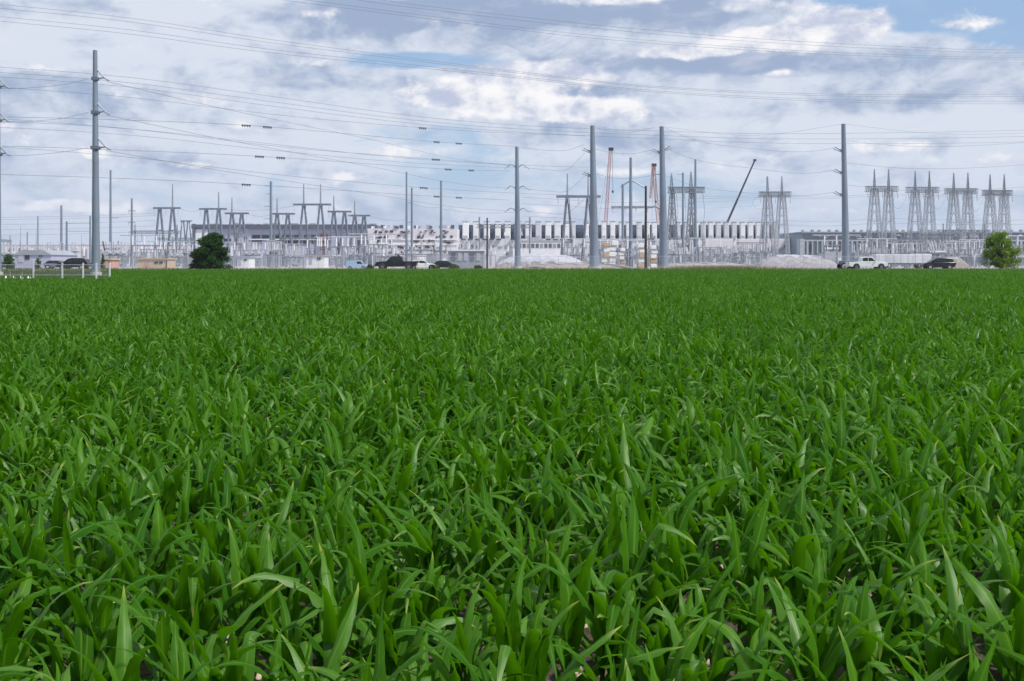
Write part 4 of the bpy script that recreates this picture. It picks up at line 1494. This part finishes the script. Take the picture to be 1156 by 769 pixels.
def pickup(px, d, rz, paint, label, rim=M_RIM, length=5.7, s=1.0):
    t = thing('pickup_truck', label, 'pickup truck', (gx(px, d), d, SITE + .008), rz)
    t.scale = (s,) * 3
    W = .98
    body = [(-2.85, .62), (-2.85, 1.16), (-1.02, 1.18), (-.98, 1.22), (1.05, 1.22), (2.45, 1.12), (2.78, 1.0), (2.86, .62), (2.3, .42), (-2.5, .45)]
    MB().prism(body, -W, W).build('body', paint, t, smooth=30, bevel=.05)
    MB().prism([(-2.7, 1.12), (-1.15, 1.12), (-1.15, 1.19), (-2.7, 1.19)], -W + .1, W - .1).build('bed', M_DGREY, t)
    cab = [(-.98, 1.2), (-.86, 1.80), (-.6, 1.88), (.42, 1.88), (.62, 1.82), (1.22, 1.2)]
    MB().prism(cab, -W * .9, W * .9).build('cab', paint, t, smooth=30, bevel=.05)
    for s2 in (-1, 1):
        y = s2 * (W * .9 + .006)
        for poly in ([(-.84, 1.27), (-.76, 1.76), (-.05, 1.80), (-.05, 1.27)], [(.03, 1.27), (.03, 1.80), (.50, 1.79), (1.04, 1.27)]):
            MB().prism(poly, y - .012, y + .012).build('side_window', M_GLASS, t)
        MB().box((1.0, s2 * (W + .12), 1.32), (.12, .22, .18)).build('mirror', paint, t)
        MB().box((.1, s2 * (W + .012), 1.1), (.2, .03, .04)).build('door_handle', M_DGREY, t)
        for x in (-1.75, 1.85):
            MB().tube((x, s2 * (W - .02), .45), (x, s2 * (W + .02), .45), .50, .50, 16).build('wheel_arch', M_DARK, t)
            wheel(t, x, s2 * (W - .06), .40, s2, rim)
    w = MB(); w.prism([(.60, 1.83), (.64, 1.83), (1.24, 1.23), (1.20, 1.23)], -W * .82, W * .82); w.build('windscreen', M_GLASS, t)
    MB().box((2.87, 0, .62), (.14, 1.9, .24)).build('bumper', M_DGREY, t)
    MB().box((-2.87, 0, .58), (.14, 1.9, .2)).build('bumper', M_RIM, t)
    MB().box((2.82, 0, .88), (.1, 1.1, .3)).build('grille', M_DARK, t)
    for s2 in (-1, 1):
        MB().box((2.78, s2 * .78, .92), (.12, .34, .2)).build('headlight', M_CLRL, t)
        MB().box((-2.84, s2 * .86, .98), (.06, .16, .34)).build('tail_light', M_REDL, t)
    return t


def car(px, d, rz, paint, label, kind='suv', rim=M_RIM, s=1.0, cat='car'):
    t = thing({'suv': 'parked_suv', 'hatch': 'parked_car', 'van': 'work_van'}[kind], label, cat, (gx(px, d), d, SITE + .008), rz)
    t.scale = (s,) * 3
    W = .92
    if kind == 'suv':
        body = [(-2.3, .5), (-2.38, .95), (-2.2, 1.12), (1.1, 1.10), (2.15, .98), (2.38, .8), (2.36, .5), (1.9, .34), (-2.0, .36)]
        cab = [(-2.2, 1.08), (-1.95, 1.52), (-1.5, 1.72), (.1, 1.74), (.55, 1.64), (1.35, 1.08)]
        wins = [[(-2.0, 1.14), (-1.8, 1.5), (-1.2, 1.62), (-1.1, 1.14)], [(-1.0, 1.14), (-1.0, 1.63), (-.2, 1.65), (-.2, 1.14)], [(-.1, 1.14), (-.1, 1.65), (.42, 1.58), (1.05, 1.14)]]
    elif kind == 'hatch':
        body = [(-2.05, .48), (-2.1, .85), (-1.95, .98), (1.0, .96), (1.95, .82), (2.12, .68), (2.1, .42), (1.7, .3), (-1.8, .32)]
        cab = [(-1.95, .94), (-1.6, 1.32), (-1.2, 1.46), (.05, 1.46), (.4, 1.40), (1.1, .94)]
        wins = [[(-1.7, 1.0), (-1.45, 1.3), (-.55, 1.40), (-.55, 1.0)], [(-.45, 1.0), (-.45, 1.40), (.3, 1.35), (.9, 1.0)]]
    else:
        body = [(-2.6, .45), (-2.62, 1.3), (1.5, 1.3), (2.4, 1.12), (2.6, .8), (2.58, .45), (2.1, .32), (-2.3, .34)]
        cab = [(-2.62, 1.28), (-2.55, 2.05), (-2.4, 2.15), (.95, 2.15), (1.2, 2.05), (1.85, 1.28)]
        wins = [[(.1, 1.34), (.1, 1.95), (1.0, 1.92), (1.55, 1.34)]]
    MB().prism(body, -W, W).build('body', paint, t, smooth=30, bevel=.06)
    MB().prism(cab, -W * .9, W * .9).build('cabin', paint, t, smooth=30, bevel=.06)
    xf = 1.45 if kind != 'van' else 1.65; xr = -1.4 if kind != 'van' else -1.6
    for s2 in (-1, 1):
        y = s2 * (W * .9 + .006)
        for poly in wins:
            MB().prism(poly, y - .012, y + .012).build('side_window', M_GLASS, t)
        MB().box((cab[-2][0] + .4, s2 * (W + .08), cab[0][1] + .1), (.12, .18, .14)).build('mirror', paint, t)
        for x in (xr, xf):
            MB().tube((x, s2 * (W - .02), .38), (x, s2 * (W + .02), .38), .42, .42, 16).build('wheel_arch', M_DARK, t)
            wheel(t, x, s2 * (W - .06), .34, s2, rim)
        MB().box((body[4][0] - .12, s2 * .68, body[4][1] - .05), (.14, .34, .16)).build('headlight', M_CLRL, t)
        MB().box((body[1][0] + .03, s2 * .78, body[1][1] - .02), (.08, .2, .22)).build('tail_light', M_REDL, t)
    a, b = cab[-2], cab[-1]
    MB().prism([(a[0] + .02, a[1] + .01), (a[0] + .06, a[1] + .01), (b[0] + .04, b[1] + .05), (b[0], b[1] + .05)], -W * .78, W * .78).build('windscreen', M_GLASS, t)
    MB().box((body[5][0] + .01, 0, .5), (.1, 1.6, .2)).build('bumper', M_DGREY, t)
    return t


pickup(447.5, 161.2, math.pi, M_BLACKP, 'black pickup truck on the road left of centre, facing left', M_DGREY, s=1.03)
pickup(978, 161.2, 0.0, M_WHITEC, 'white pickup truck below the far right thick pole', M_DGREY, s=.97)
car(1058.5, 164.8, math.pi, M_BLACKP, 'black SUV with bright wheels near the right tree', 'suv', s=.98)
car(477, 172, 0.0, M_WHITEC, 'white car half hidden behind the black pickup tail', 'hatch', s=.95)
car(503, 174, 0.0, M_BLACKP, 'dark hatchback behind the verge right of the white car', 'hatch', s=.9)
car(84, 165, math.pi, M_BLACKP, 'dark SUV left of the tallest left pole, behind fence', 'suv', s=.98)
car(66, 178, 0.0, M_DGREY, 'grey car behind the dark SUV at left', 'hatch', s=.95)
car(403, 186.8 - 12, 0.0, M_BLUEC, 'pale blue van left of the black pickup', 'van', s=.62, cat='van')


def trailer(px0, px1, d, label, m, yt=285.5):
    u = d / F; W = (px1 - px0) * u
    t = thing('box_trailer', label, 'trailer', (gx((px0 + px1) / 2, d), d, SITE))
    H = zz(yt, d) - SITE
    MB().box((0, 0, (H + .95) / 2), (W, 2.4, H - .95)).build('box', m, t, bevel=.06)
    MB().box((0, 0, .84), (W, 2.0, .2)).build('chassis', M_DGREY, t)
    for x in (-W * .38, -W * .26, W * .3):
        for s in (-1, 1):
            wheel(t, x, s * 1.0, .48, s)
    for k in range(int(W / 1.3)):
        MB().box((-W / 2 + .6 + k * 1.3, -1.212, (H + .95) / 2), (.07, .03, (H - .95) * .92)).build('side_post', M_PALEGALV, t)
    MB().box((W / 2 - .02, -.5, .5), (.1, .5, .6)).build('stand', M_DGREY, t)


trailer(986, 1049, 205, 'long white trailer behind the white pickup at right', M_PALEW, 287)
trailer(949, 961, 172, 'short dark trailer left of the white pickup', M_DGREY, 294.5)


def sign_frame():
    d = 172; u = d / F
    t = thing('sign_frame', 'white gate frame with one tall post left of the bright tree', 'gate frame', (gx(1109, d), d, SITE))
    Z = lambda py: zz(py, d) - SITE
    MB().box((7 * u, 0, Z(284) / 2), (.24, .24, Z(284))).build('post', M_WHITEP, t)
    MB().box((-9 * u, 0, Z(288) / 2), (.18, .18, Z(288))).build('post', M_WHITEP, t)
    MB().box((-1 * u, 0, Z(287.5)), (15 * u, .1, .22)).build('rail', M_WHITEP, t)
    MB().box((-1 * u, 0, Z(293)), (15 * u, .06, .9)).build('panel', M_PALEGALV, t)


sign_frame()

# ------------------------------------------------------------------ substation equipment
YG = 'substation equipment rows'


def make_switch():
    t = thing('disconnect_switch', '', 'disconnect switch', (0, 0, 0), 0, 'disconnect switches in the yards')
    for x in (-2.4, 2.4):
        MB().lattice((x, 0, 0), .26, (x, 0, 3.0), .22, 5, .05, .03).build('support_leg', M_GALV, t)
    MB().box((0, 0, 3.15), (6.4, .5, .28)).build('beam', M_GALV, t)
    for x in (-2.4, 0, 2.4):
        for y in (-.8, .8):
            MB().tube((x, y * .2, 3.3), (x, y, 3.3), .07, .07, 5).insul((x, y, 3.3), (x, y, 4.9), .17, 7).build('insulator', M_PORC, t)
        MB().tube((x, -.9, 5.0), (x, .9, 5.15), .07, .07, 6).build('blade', M_PALEGALV, t)
    return t


def make_breaker():
    t = thing('circuit_breaker', '', 'circuit breaker', (0, 0, 0), 0, 'circuit breakers in the yards')
    MB().box((0, 0, 1.5), (1.1, .9, 1.6)).build('cabinet', M_PALEGALV, t, bevel=.04)
    for x in (-1.5, 1.5):
        MB().box((x, 0, .9), (.14, .9, 1.8)).build('leg', M_GALV, t)
    MB().box((0, 0, 2.42), (3.6, .6, .2)).build('frame', M_GALV, t)
    for x in (-1.3, 0, 1.3):
        MB().tube((x, -1.0, 2.8), (x, 1.0, 2.8), .36, .36, 10).build('tank', M_GREY, t, smooth=40)
        for s in (-1, 1):
            MB().insul((x, s * .6, 3.1), (x * 1.12, s * 1.1, 4.9), .15, 7).build('bushing', M_PORC, t)
    return t


def make_post():
    t = thing('bus_support', '', 'bus support', (0, 0, 0), 0, 'bus supports in the yards')
    for x in (-2.2, 0, 2.2):
        MB().tube((x, 0, 0), (x, 0, 4.2), .13, .11, 7).build('column', M_GALV, t)
        MB().insul((x, 0, 4.2), (x, 0, 5.9), .17, 7).build('insulator', M_WPORC, t)
    MB().box((0, 0, 4.15), (5.0, .2, .16)).build('crossarm', M_GALV, t)
    MB().tube((-4.4, 0, 6.0), (4.4, 0, 6.0), .085, .085, 6).build('bus_tube', M_PALEGALV, t)
    return t


def make_transformer():
    t = thing('power_transformer', '', 'transformer', (0, 0, 0), 0, 'power transformers in the yards')
    MB().box((0, 0, 2.0), (4.6, 2.6, 3.2)).build('tank', M_GREY, t, bevel=.06)
    MB().box((0, 0, .2), (5.6, 3.4, .4)).build('plinth', M_CONC, t)
    for s in (-1, 1):
        mb = MB()
        for k in range(9):
            mb.box((s * 3.0, -1.1 + k * .27, 2.0), (1.1, .07, 2.5))
        mb.build('radiator', M_GREYB, t)
    MB().tube((-1.8, .7, 4.3), (1.8, .7, 4.3), .42, .42, 12).build('conservator', M_PALEGALV, t, smooth=40)
    for x in (-1.4, 0, 1.4):
        MB().insul((x, -.5, 3.6), (x * 1.25, -.8, 5.8), .22, 8).build('bushing', M_BROWNP, t)
    MB().box((1.2, -1.42, 1.6), (.9, .3, 1.2)).build('control_box', M_WHITEP, t)
    return t


def make_arrester():
    t = thing('surge_arrester', '', 'surge arrester', (0, 0, 0), 0, 'surge arresters in the yards')
    MB().lattice((0, 0, 0), .24, (0, 0, 2.6), .2, 4, .05, .03).build('pedestal', M_GALV, t)
    MB().insul((0, 0, 2.6), (0, 0, 5.2), .26, 10).build('insulator', M_WPORC, t)
    MB().tube((0, 0, 5.25), (0, 0, 5.35), .5, .5, 10).build('grading_ring', M_PALEGALV, t)
    return t


def make_gantry_bay():
    t = thing('bus_gantry', '', 'gantry', (0, 0, 0), 0, 'low bus gantries in the yards')
    for x in (-5, 5):
        MB().tube((x, 0, 0), (x, 0, 10.0), .2, .15, 8).build('column', M_GALV, t)
    MB().lattice((-5.6, 0, 8.2), .35, (5.6, 0, 8.2), .35, 12, .07, .04).build('crossbeam', M_GALV, t)
    for x in (-3.4, 0, 3.4):
        MB().insul((x, 0, 7.8), (x, 0, 6.3), .17, 6).build('insulator', M_PORC, t)
        MB().tube((x, 0, 6.3), (x + .3, -.4, 3.0), .04, .04, 4).build('dropper', M_WIRE, t)
    return t


def make_rod():
    t = thing('lightning_rod', '', 'lightning rod', (0, 0, 0), 0, 'lightning rods in the yards')
    MB().tube((0, 0, 0), (0, 0, 5.0), .12, .08, 7).build('mast', M_GALV, t)
    MB().tube((0, 0, 5.0), (0, 0, 7.6), .05, .03, 5).build('spike', M_GALV, t)
    return t


PROT = {'lightning rod': make_rod(), 'disconnect switch': make_switch(), 'circuit breaker': make_breaker(), 'bus support': make_post(), 'transformer': make_transformer(), 'surge arrester': make_arrester(), 'gantry': make_gantry_bay()}
kids_index()
LOOK = {'lightning rod': 'thin grey lightning rod', 'disconnect switch': 'grey disconnect switch', 'circuit breaker': 'white circuit breaker with splayed bushings', 'bus support': 'three post bus support',
        'transformer': 'grey finned transformer with brown bushings', 'surge arrester': 'pale surge arrester column', 'gantry': 'slim grey bus gantry'}
ZONES = [(-60, 100, 'left of the tallest pole'), (100, 215, 'between tallest pole and round tree'), (215, 300, 'right behind the round tree'), (300, 345, 'below the mast with left arms'),
         (345, 420, 'below the twin spire A frame'), (420, 520, 'behind the black pickup'), (520, 670, 'behind the white heap'), (670, 760, 'between the two thick central poles'),
         (760, 850, 'below the lattice gantry'), (850, 950, 'behind the grey mound'), (950, 1015, 'behind the white pickup'), (1015, 1065, 'behind the black SUV'), (1065, 1110, 'right of the black SUV'), (1110, 1260, 'behind the bright right tree')]
ROWN = ['front row', 'second row', 'middle row', 'fourth row', 'rear row']
used = set()
counts = {}


def place(kind, px, d, row, rz, s=1.0):
    zone = next(z for a, b, z in ZONES if a <= px < b)
    label = f'{LOOK[kind]}, {ROWN[row]}, {zone}'
    p = PROT[kind]; loc = (gx(px, d), d, SITE)
    if kind not in used:
        used.add(kind); p.location = loc; p.rotation_euler = (0, 0, rz); p['label'] = label; p.scale = (s,) * 3
        return
    dup(p, loc, rz, label, s)


re_ = random.Random(77)
for row, d in enumerate((225, 255, 290, 330, 375)):
    for a, b, dens in ((-40, 104, .9), (126, 428, 1.5), (428, 520, .8), (520, 575, .7), (640, 690, .7), (690, 862, 1.35), (938, 1250, 1.6)):
        px = a + re_.uniform(0, 10)
        step = 6.6 / d * F / dens
        while px < b:
            k = re_.choices(['disconnect switch', 'circuit breaker', 'bus support', 'transformer', 'surge arrester', 'gantry', 'lightning rod'],
                            [3, 3, 4, (0, .25, .3, .8, .5)[row], 2, 1.1 if row >= 2 else .2, 1.3])[0]
            place(k, px, d + re_.uniform(-5, 5), row, re_.choice([0, 0, math.pi / 2, .1]), re_.uniform(.85, 1.12))
            px += step * re_.uniform(.75, 1.35) * (.55 if k in ('surge arrester', 'lightning rod') else 1.0)


by = {}
for o in COL.objects:
    if o.parent is None and o.name.split('.')[0] in ('disconnect_switch', 'circuit_breaker', 'bus_support', 'power_transformer', 'surge_arrester', 'bus_gantry', 'lightning_rod'):
        by.setdefault(o['label'], []).append(o)
for lb, os_ in by.items():
    os_.sort(key=lambda o: o.location.x / o.location.y)
    wd = {2: ('left one', 'right one'), 3: ('left one', 'middle one', 'right one'), 4: ('leftmost', 'second from left', 'third from left', 'rightmost')}.get(len(os_))
    if wd:
        for o, w_ in zip(os_, wd): o['label'] = f'{lb}, {w_}'


# ------------------------------------------------------------------ air
def build_haze():
    mb = MB().box((0, 5970, 30), (18400, 12300, 62))
    m = bpy.data.materials.new('thin_haze'); N, L = nodes_of(m)
    N.remove(N['Principled BSDF'])
    v = N.new('ShaderNodeVolumePrincipled')
    v.inputs['Color'].default_value = (0.86, 0.92, 1.0, 1)
    v.inputs['Density'].default_value = 0.00011
    v.inputs['Anisotropy'].default_value = 0.1
    L.new(v.outputs[0], N['Material Output'].inputs['Volume'])
    o = mb.build('haze', m)
    tag(o, 'thin pale blue haze over the field and the substation', 'haze', None, 'stuff')


HAZE = True
if HAZE:
    build_haze()

# ------------------------------------------------------------------ wires


def wire(pts, label, r=.032, group='overhead conductors', name='power_line', n=12):
    P = [at(*p) for p in pts]
    mb = MB().path(catmull(P, n), r * .62, 4)
    tag(mb.build(name, M_WIRE), label, 'power line', group)


D1 = 150
# upper sheaf: from beyond the top left corner down across the frame, level at the right
wl = ['topmost', 'second', 'third', 'lowest']
for i, dy in enumerate((0, 4.5, 14, 19)):
    k = 1 - .25 * i / 3
    wire([(-260, -20 + dy, D1), (0, 5 + dy, D1), (150, 21 + dy * .95, D1), (300, 44 + dy * .8, D1 + 4), (450, 64 + dy * .55, D1 + 8), (578, 80 + dy * .4, D1 + 12), (720, 96 + dy * .35, D1 + 18), (860, 104 + dy * .4, D1 + 24),
          (1000, 107 + dy * .5, D1 + 30), (1156, 106 + dy * .6, D1 + 36), (1420, 98 + dy, D1 + 46)], f'{wl[i]} of four wires slanting from the top left corner', .03)
for i, (x0, dy) in enumerate(((318, 0), (345, -3), (402, -11), (430, -15))):
    wire([(x0 - 300, -46 + dy, D1 + 6), (x0 - 120, -17 + dy * .6, D1 + 6), (x0, 0, D1 + 6), (578, 33 + dy, D1 + 10), (700, 46 + dy, D1 + 14), (850, 57 + dy * .9, D1 + 18), (1000, 64 + dy * .8, D1 + 24), (1156, 67 + dy * .7, D1 + 30), (1420, 64 + dy, D1 + 40)],
         f'{wl[3 - i]} of four wires crossing the top edge left of centre', .03)
# middle sheaf
for i, dy in enumerate((0, 6, 11)):
    wire([(-250, 62 + dy, D1), (0, 76 + dy, D1), (150, 88 + dy, D1), (300, 108 + dy, D1 + 5), (450, 129 + dy * .8, D1 + 8), (578, 141 + dy * .7, D1 + 14), (740, 148 + dy * .8, D1 + 20), (900, 151 + dy, D1 + 26), (1156, 147 + dy * 1.2, D1 + 36), (1420, 138 + dy, D1 + 46)],
         ['upper', 'middle', 'lower'][i] + ' of three wires passing behind the tallest pole top', .03)
for i, dy in enumerate((0, 7)):
    wire([(-250, 128 + dy, D1 + 4), (0, 137 + dy, D1 + 4), (150, 146 + dy, D1 + 6), (300, 162 + dy, D1 + 10), (450, 178 + dy * .7, D1 + 16), (583, 187 + dy * .4, 199)],
         ['upper', 'lower'][i] + ' of two wires passing behind the tallest pole middle', .03)
# bracket to bracket: edge pole, tallest pole, then centre pole
for i, (y0, y1, ye, nm) in enumerate(((100, 92, 187, 'top'), (138, 130, 213, 'middle'), (176, 170, 238, 'bottom'))):
    wire([(5.5, y0, 124), (30, y0 - .5, 123.6), (70, y0 - 4.2, 123), (100, y1 - 3, 122)], f'short wire joining the {nm} brackets of the two left poles', .028)
    wire([(-220, y0 - 2, 128), (-100, y0 + 3, 126), (5.5, y0, 124)], f'{nm} wire leaving the left edge pole', .028)
    yy = [y1, y1 + (ye - y1) * .30 + 4, y1 + (ye - y1) * .62 + 7, y1 + (ye - y1) * .86 + 5, ye]
    wire([(120, yy[0], 122), (260, yy[1], 146), (420, yy[2], 178), (510, yy[3], 194), (575, yy[4], 199)], f'wire from the {nm} bracket of the tallest pole to centre pole', .032)
# spacer carrying wires
SPW = [([(-240, 128, 150), (0, 132, 150), (150, 136, 152), (290, 142.4, 156), (450, 156.5, 175), (505, 161, 185), (584, 165.5, 199)], [(278, 142), (302, 142.9), (493, 160.6), (518, 161.9)], 'first pole top'),
       ([(-240, 160, 150), (0, 165, 150), (150, 170, 152), (305, 177.3, 156), (450, 187.5, 175), (519, 191.7, 185), (575, 193, 199)], [(293, 176.9), (317, 178), (506, 191), (532, 192.2)], 'second'),
       ([(-240, 190, 150), (0, 197, 150), (150, 202, 152), (290, 209, 156), (450, 219.3, 175), (505, 222.3, 185), (575, 226, 199)], [(278, 208.7), (493, 221.9), (518, 222.8)], 'third')]
names = ['upper', 'middle', 'lower']


def curve_at(P, px):
    for a, b in zip(P[:-1], P[1:]):
        pa = a.x / a.y * F + 578; pb = b.x / b.y * F + 578
        if pa <= px <= pb:
            return a.lerp(b, (px - pa) / (pb - pa)), (b - a).normalized()
    return P[-1], Vector((1, 0, 0))


def spacer(P, px, label):
    c, dr = curve_at(P, px)
    L = 10.5 / F * c.y; t = thing('line_spacer', label, 'line spacer', c, 0, 'dark spacers hanging along the wires')
    a = dr * (L / 2)
    MB().tube(-a, a, .09, .09, 6).build('bar', M_DGREY, t)
    for f in (-.8, -.27, .27, .8):
        MB().box(tuple(a * f + Vector((0, 0, -.12))), (.14, .18, .22)).build('clamp', M_DGREY, t)


for i, (pts, sp, _) in enumerate(SPW):
    wire(pts, f'{names[i]} wire strung with dark spacers, left of the centre pole', .036)
    P = catmull([at(*p) for p in pts], 12)
    for k, (px, py) in enumerate(sp):
        side = 'left pair, ' if px < 400 else 'right pair, '
        which = 'left one' if k % 2 == 0 else 'right one'
        if i == 2 and k: which = 'left one' if k == 1 else 'right one'
        lab = f'dark spacer on the {names[i]} spacer wire, {side}{which}' if not (i == 2 and k == 0) else 'lone dark spacer left of the mast with short left arms'
        spacer(P, px, lab)
for i, (px, py) in enumerate(((477, 144.5), (492, 180), (478.5, 212))):
    pts = [(-240, py - 62, 156), (0, py - 46, 156), (150, py - 34, 158), (320, py - 14, 162), (px, py, 170), (580, py + 6, 190), (663, py + 9, 194)]
    wire(pts, f'{names[i]} wire carrying a single dark spacer, ending at thick central pole', .032)
    spacer(catmull([at(*p) for p in pts], 12), px, f'single dark spacer on its own wire, {["uppermost", "middle", "lowest"][i]} of three above the mast')
# centre pole to thick poles and on
for i, y in enumerate((167, 189, 213, 238)):
    ye = (160, 170, 196, 222)[i]
    wire([(590, y, 199), (620, y + 3, 198), (640, y + 2.5, 196), (660, ye + 3, 195)], f'{["ground", "top", "middle", "bottom"][i]} wire between centre pole and thick central pole', .034)
for i, (ya, yb) in enumerate(((143.5, 144), (168, 168.5), (196, 198))):
    wire([(671, ya, 194), (690, ya + 4.5, 195), (715, ya + 5.5, 195.5), (738, yb, 196)], f'{["upper", "middle", "lower"][i]} wire joining the two thick central poles', .034)
for i, (ya, yb, dy) in enumerate(((167, 144, 14), (192, 167, 12), (217, 198, 12))):
    wire([(750, yb, 196), (790, yb + (ya - yb) * .2 + dy * .8, 195.5), (850, (ya + yb) / 2 + dy * .9, 195), (905, ya - 1 + dy * .4, 194), (943, ya, 193)], f'{["upper", "middle", "lower"][i]} sagging wire between right central and far right poles', .034)
    wire([(956, ya - 8, 193), (1020, ya - 2, 195), (1100, ya - 2.5, 196), (1200, ya - 10, 211), (1400, ya - 30, 216)], f'{["upper", "middle", "lower"][i]} wire running right from the far right thick pole', .034)
wire([(671, 142, 194), (705, 147.5, 195), (747, 143, 196)], 'thin ground wire between the tops of the two thick poles', .025)
wire([(747, 143, 196), (850, 153, 195), (952, 140, 193)], 'thin ground wire sagging between right central and far right pole tops', .025)
wire([(952, 140, 193), (1060, 151, 195), (1180, 149, 210), (1380, 135, 216)], 'thin ground wire running right from far right pole top', .025)
# yard level spans
for i, (y, d) in enumerate(((244, 345), (246.5, 345), (252, 350), (258, 350), (264, 356))):
    wire([(-200, y - 1, d), (-60, y + 1.5, d), (70, y + .5, d), (176, y - 3, d)], f'{["uppermost", "second", "third", "fourth", "lowest"][i]} yard wire left of the leftmost A frame', .05)
for i, (xa, ya, xb, yb, lb) in enumerate(((204, 236, 226, 237, 'leftmost A frame and the one over round tree'), (280, 242, 308, 242, 'A frames either side of the mast with left arms'), (255, 237, 332, 233, 'round tree A frame and the largest one'),
                                         (373, 232, 395, 240, 'largest A frame and the one to its right'), (416, 244, 459, 248, 'rightmost left yard A frame and the close masts'), (465, 230, 498, 234, 'shorter close mast and single slender mast'),
                                         (498, 236, 580, 240, 'single slender mast and the centre pole'))):
    wire([(xa, ya, 345), ((xa + xb) / 2, (ya + yb) / 2 + 2.5, 345), (xb, yb, 345)], f'short yard wire between {lb}', .05)
for i, (y, lb) in enumerate(((219, 'top'), (221, 'second'), (247, 'third'), (252, 'lowest'))):
    wire([(760, y + 4, 420), (870, y + 2, 428), (930, y + 3.5, 428), (995, y, 428), (1041, y + 1, 428), (1085, y + 1.5, 428), (1126, y + 2, 428), (1260, y - 1, 428), (1450, y, 428)], f'{lb} wire strung level along the lattice towers', .06)
for i, (xa, ya, xb, yb, w) in enumerate(((1011, 219, 1024, 219, 'first and second'), (1057, 220, 1068, 220, 'second and third'), (1100, 222, 1110, 222, 'third and rightmost'), (860, 221, 846, 221, 'lone tower and air left of it'))):
    wire([(xa, ya, 428), (xa + (xb - xa) * .1 - 4, ya + 12, 427), ((xa + xb) / 2 - 2, ya + 16, 426), (xb, yb + 2, 428)] if i < 3 else [(858, 221, 448), (850, 227, 447), (853, 235, 446), (862, 236, 447)],
         f'jumper loop hanging between {w} lattice towers at right' if i < 3 else 'jumper loop hanging left of the lone lattice tower', .07)
for i, y in enumerate((225, 232, 246, 255)):
    wire([(590, y - 2, 240), (628, y, 290), (700, y + 4, 300), (756, y + 1, 330), (800, y + 3, 400), (858, y, 448)], f'{["uppermost", "second", "third", "lowest"][i]} faint wire behind the thick central poles', .045)
print('objects', len(COL.objects))
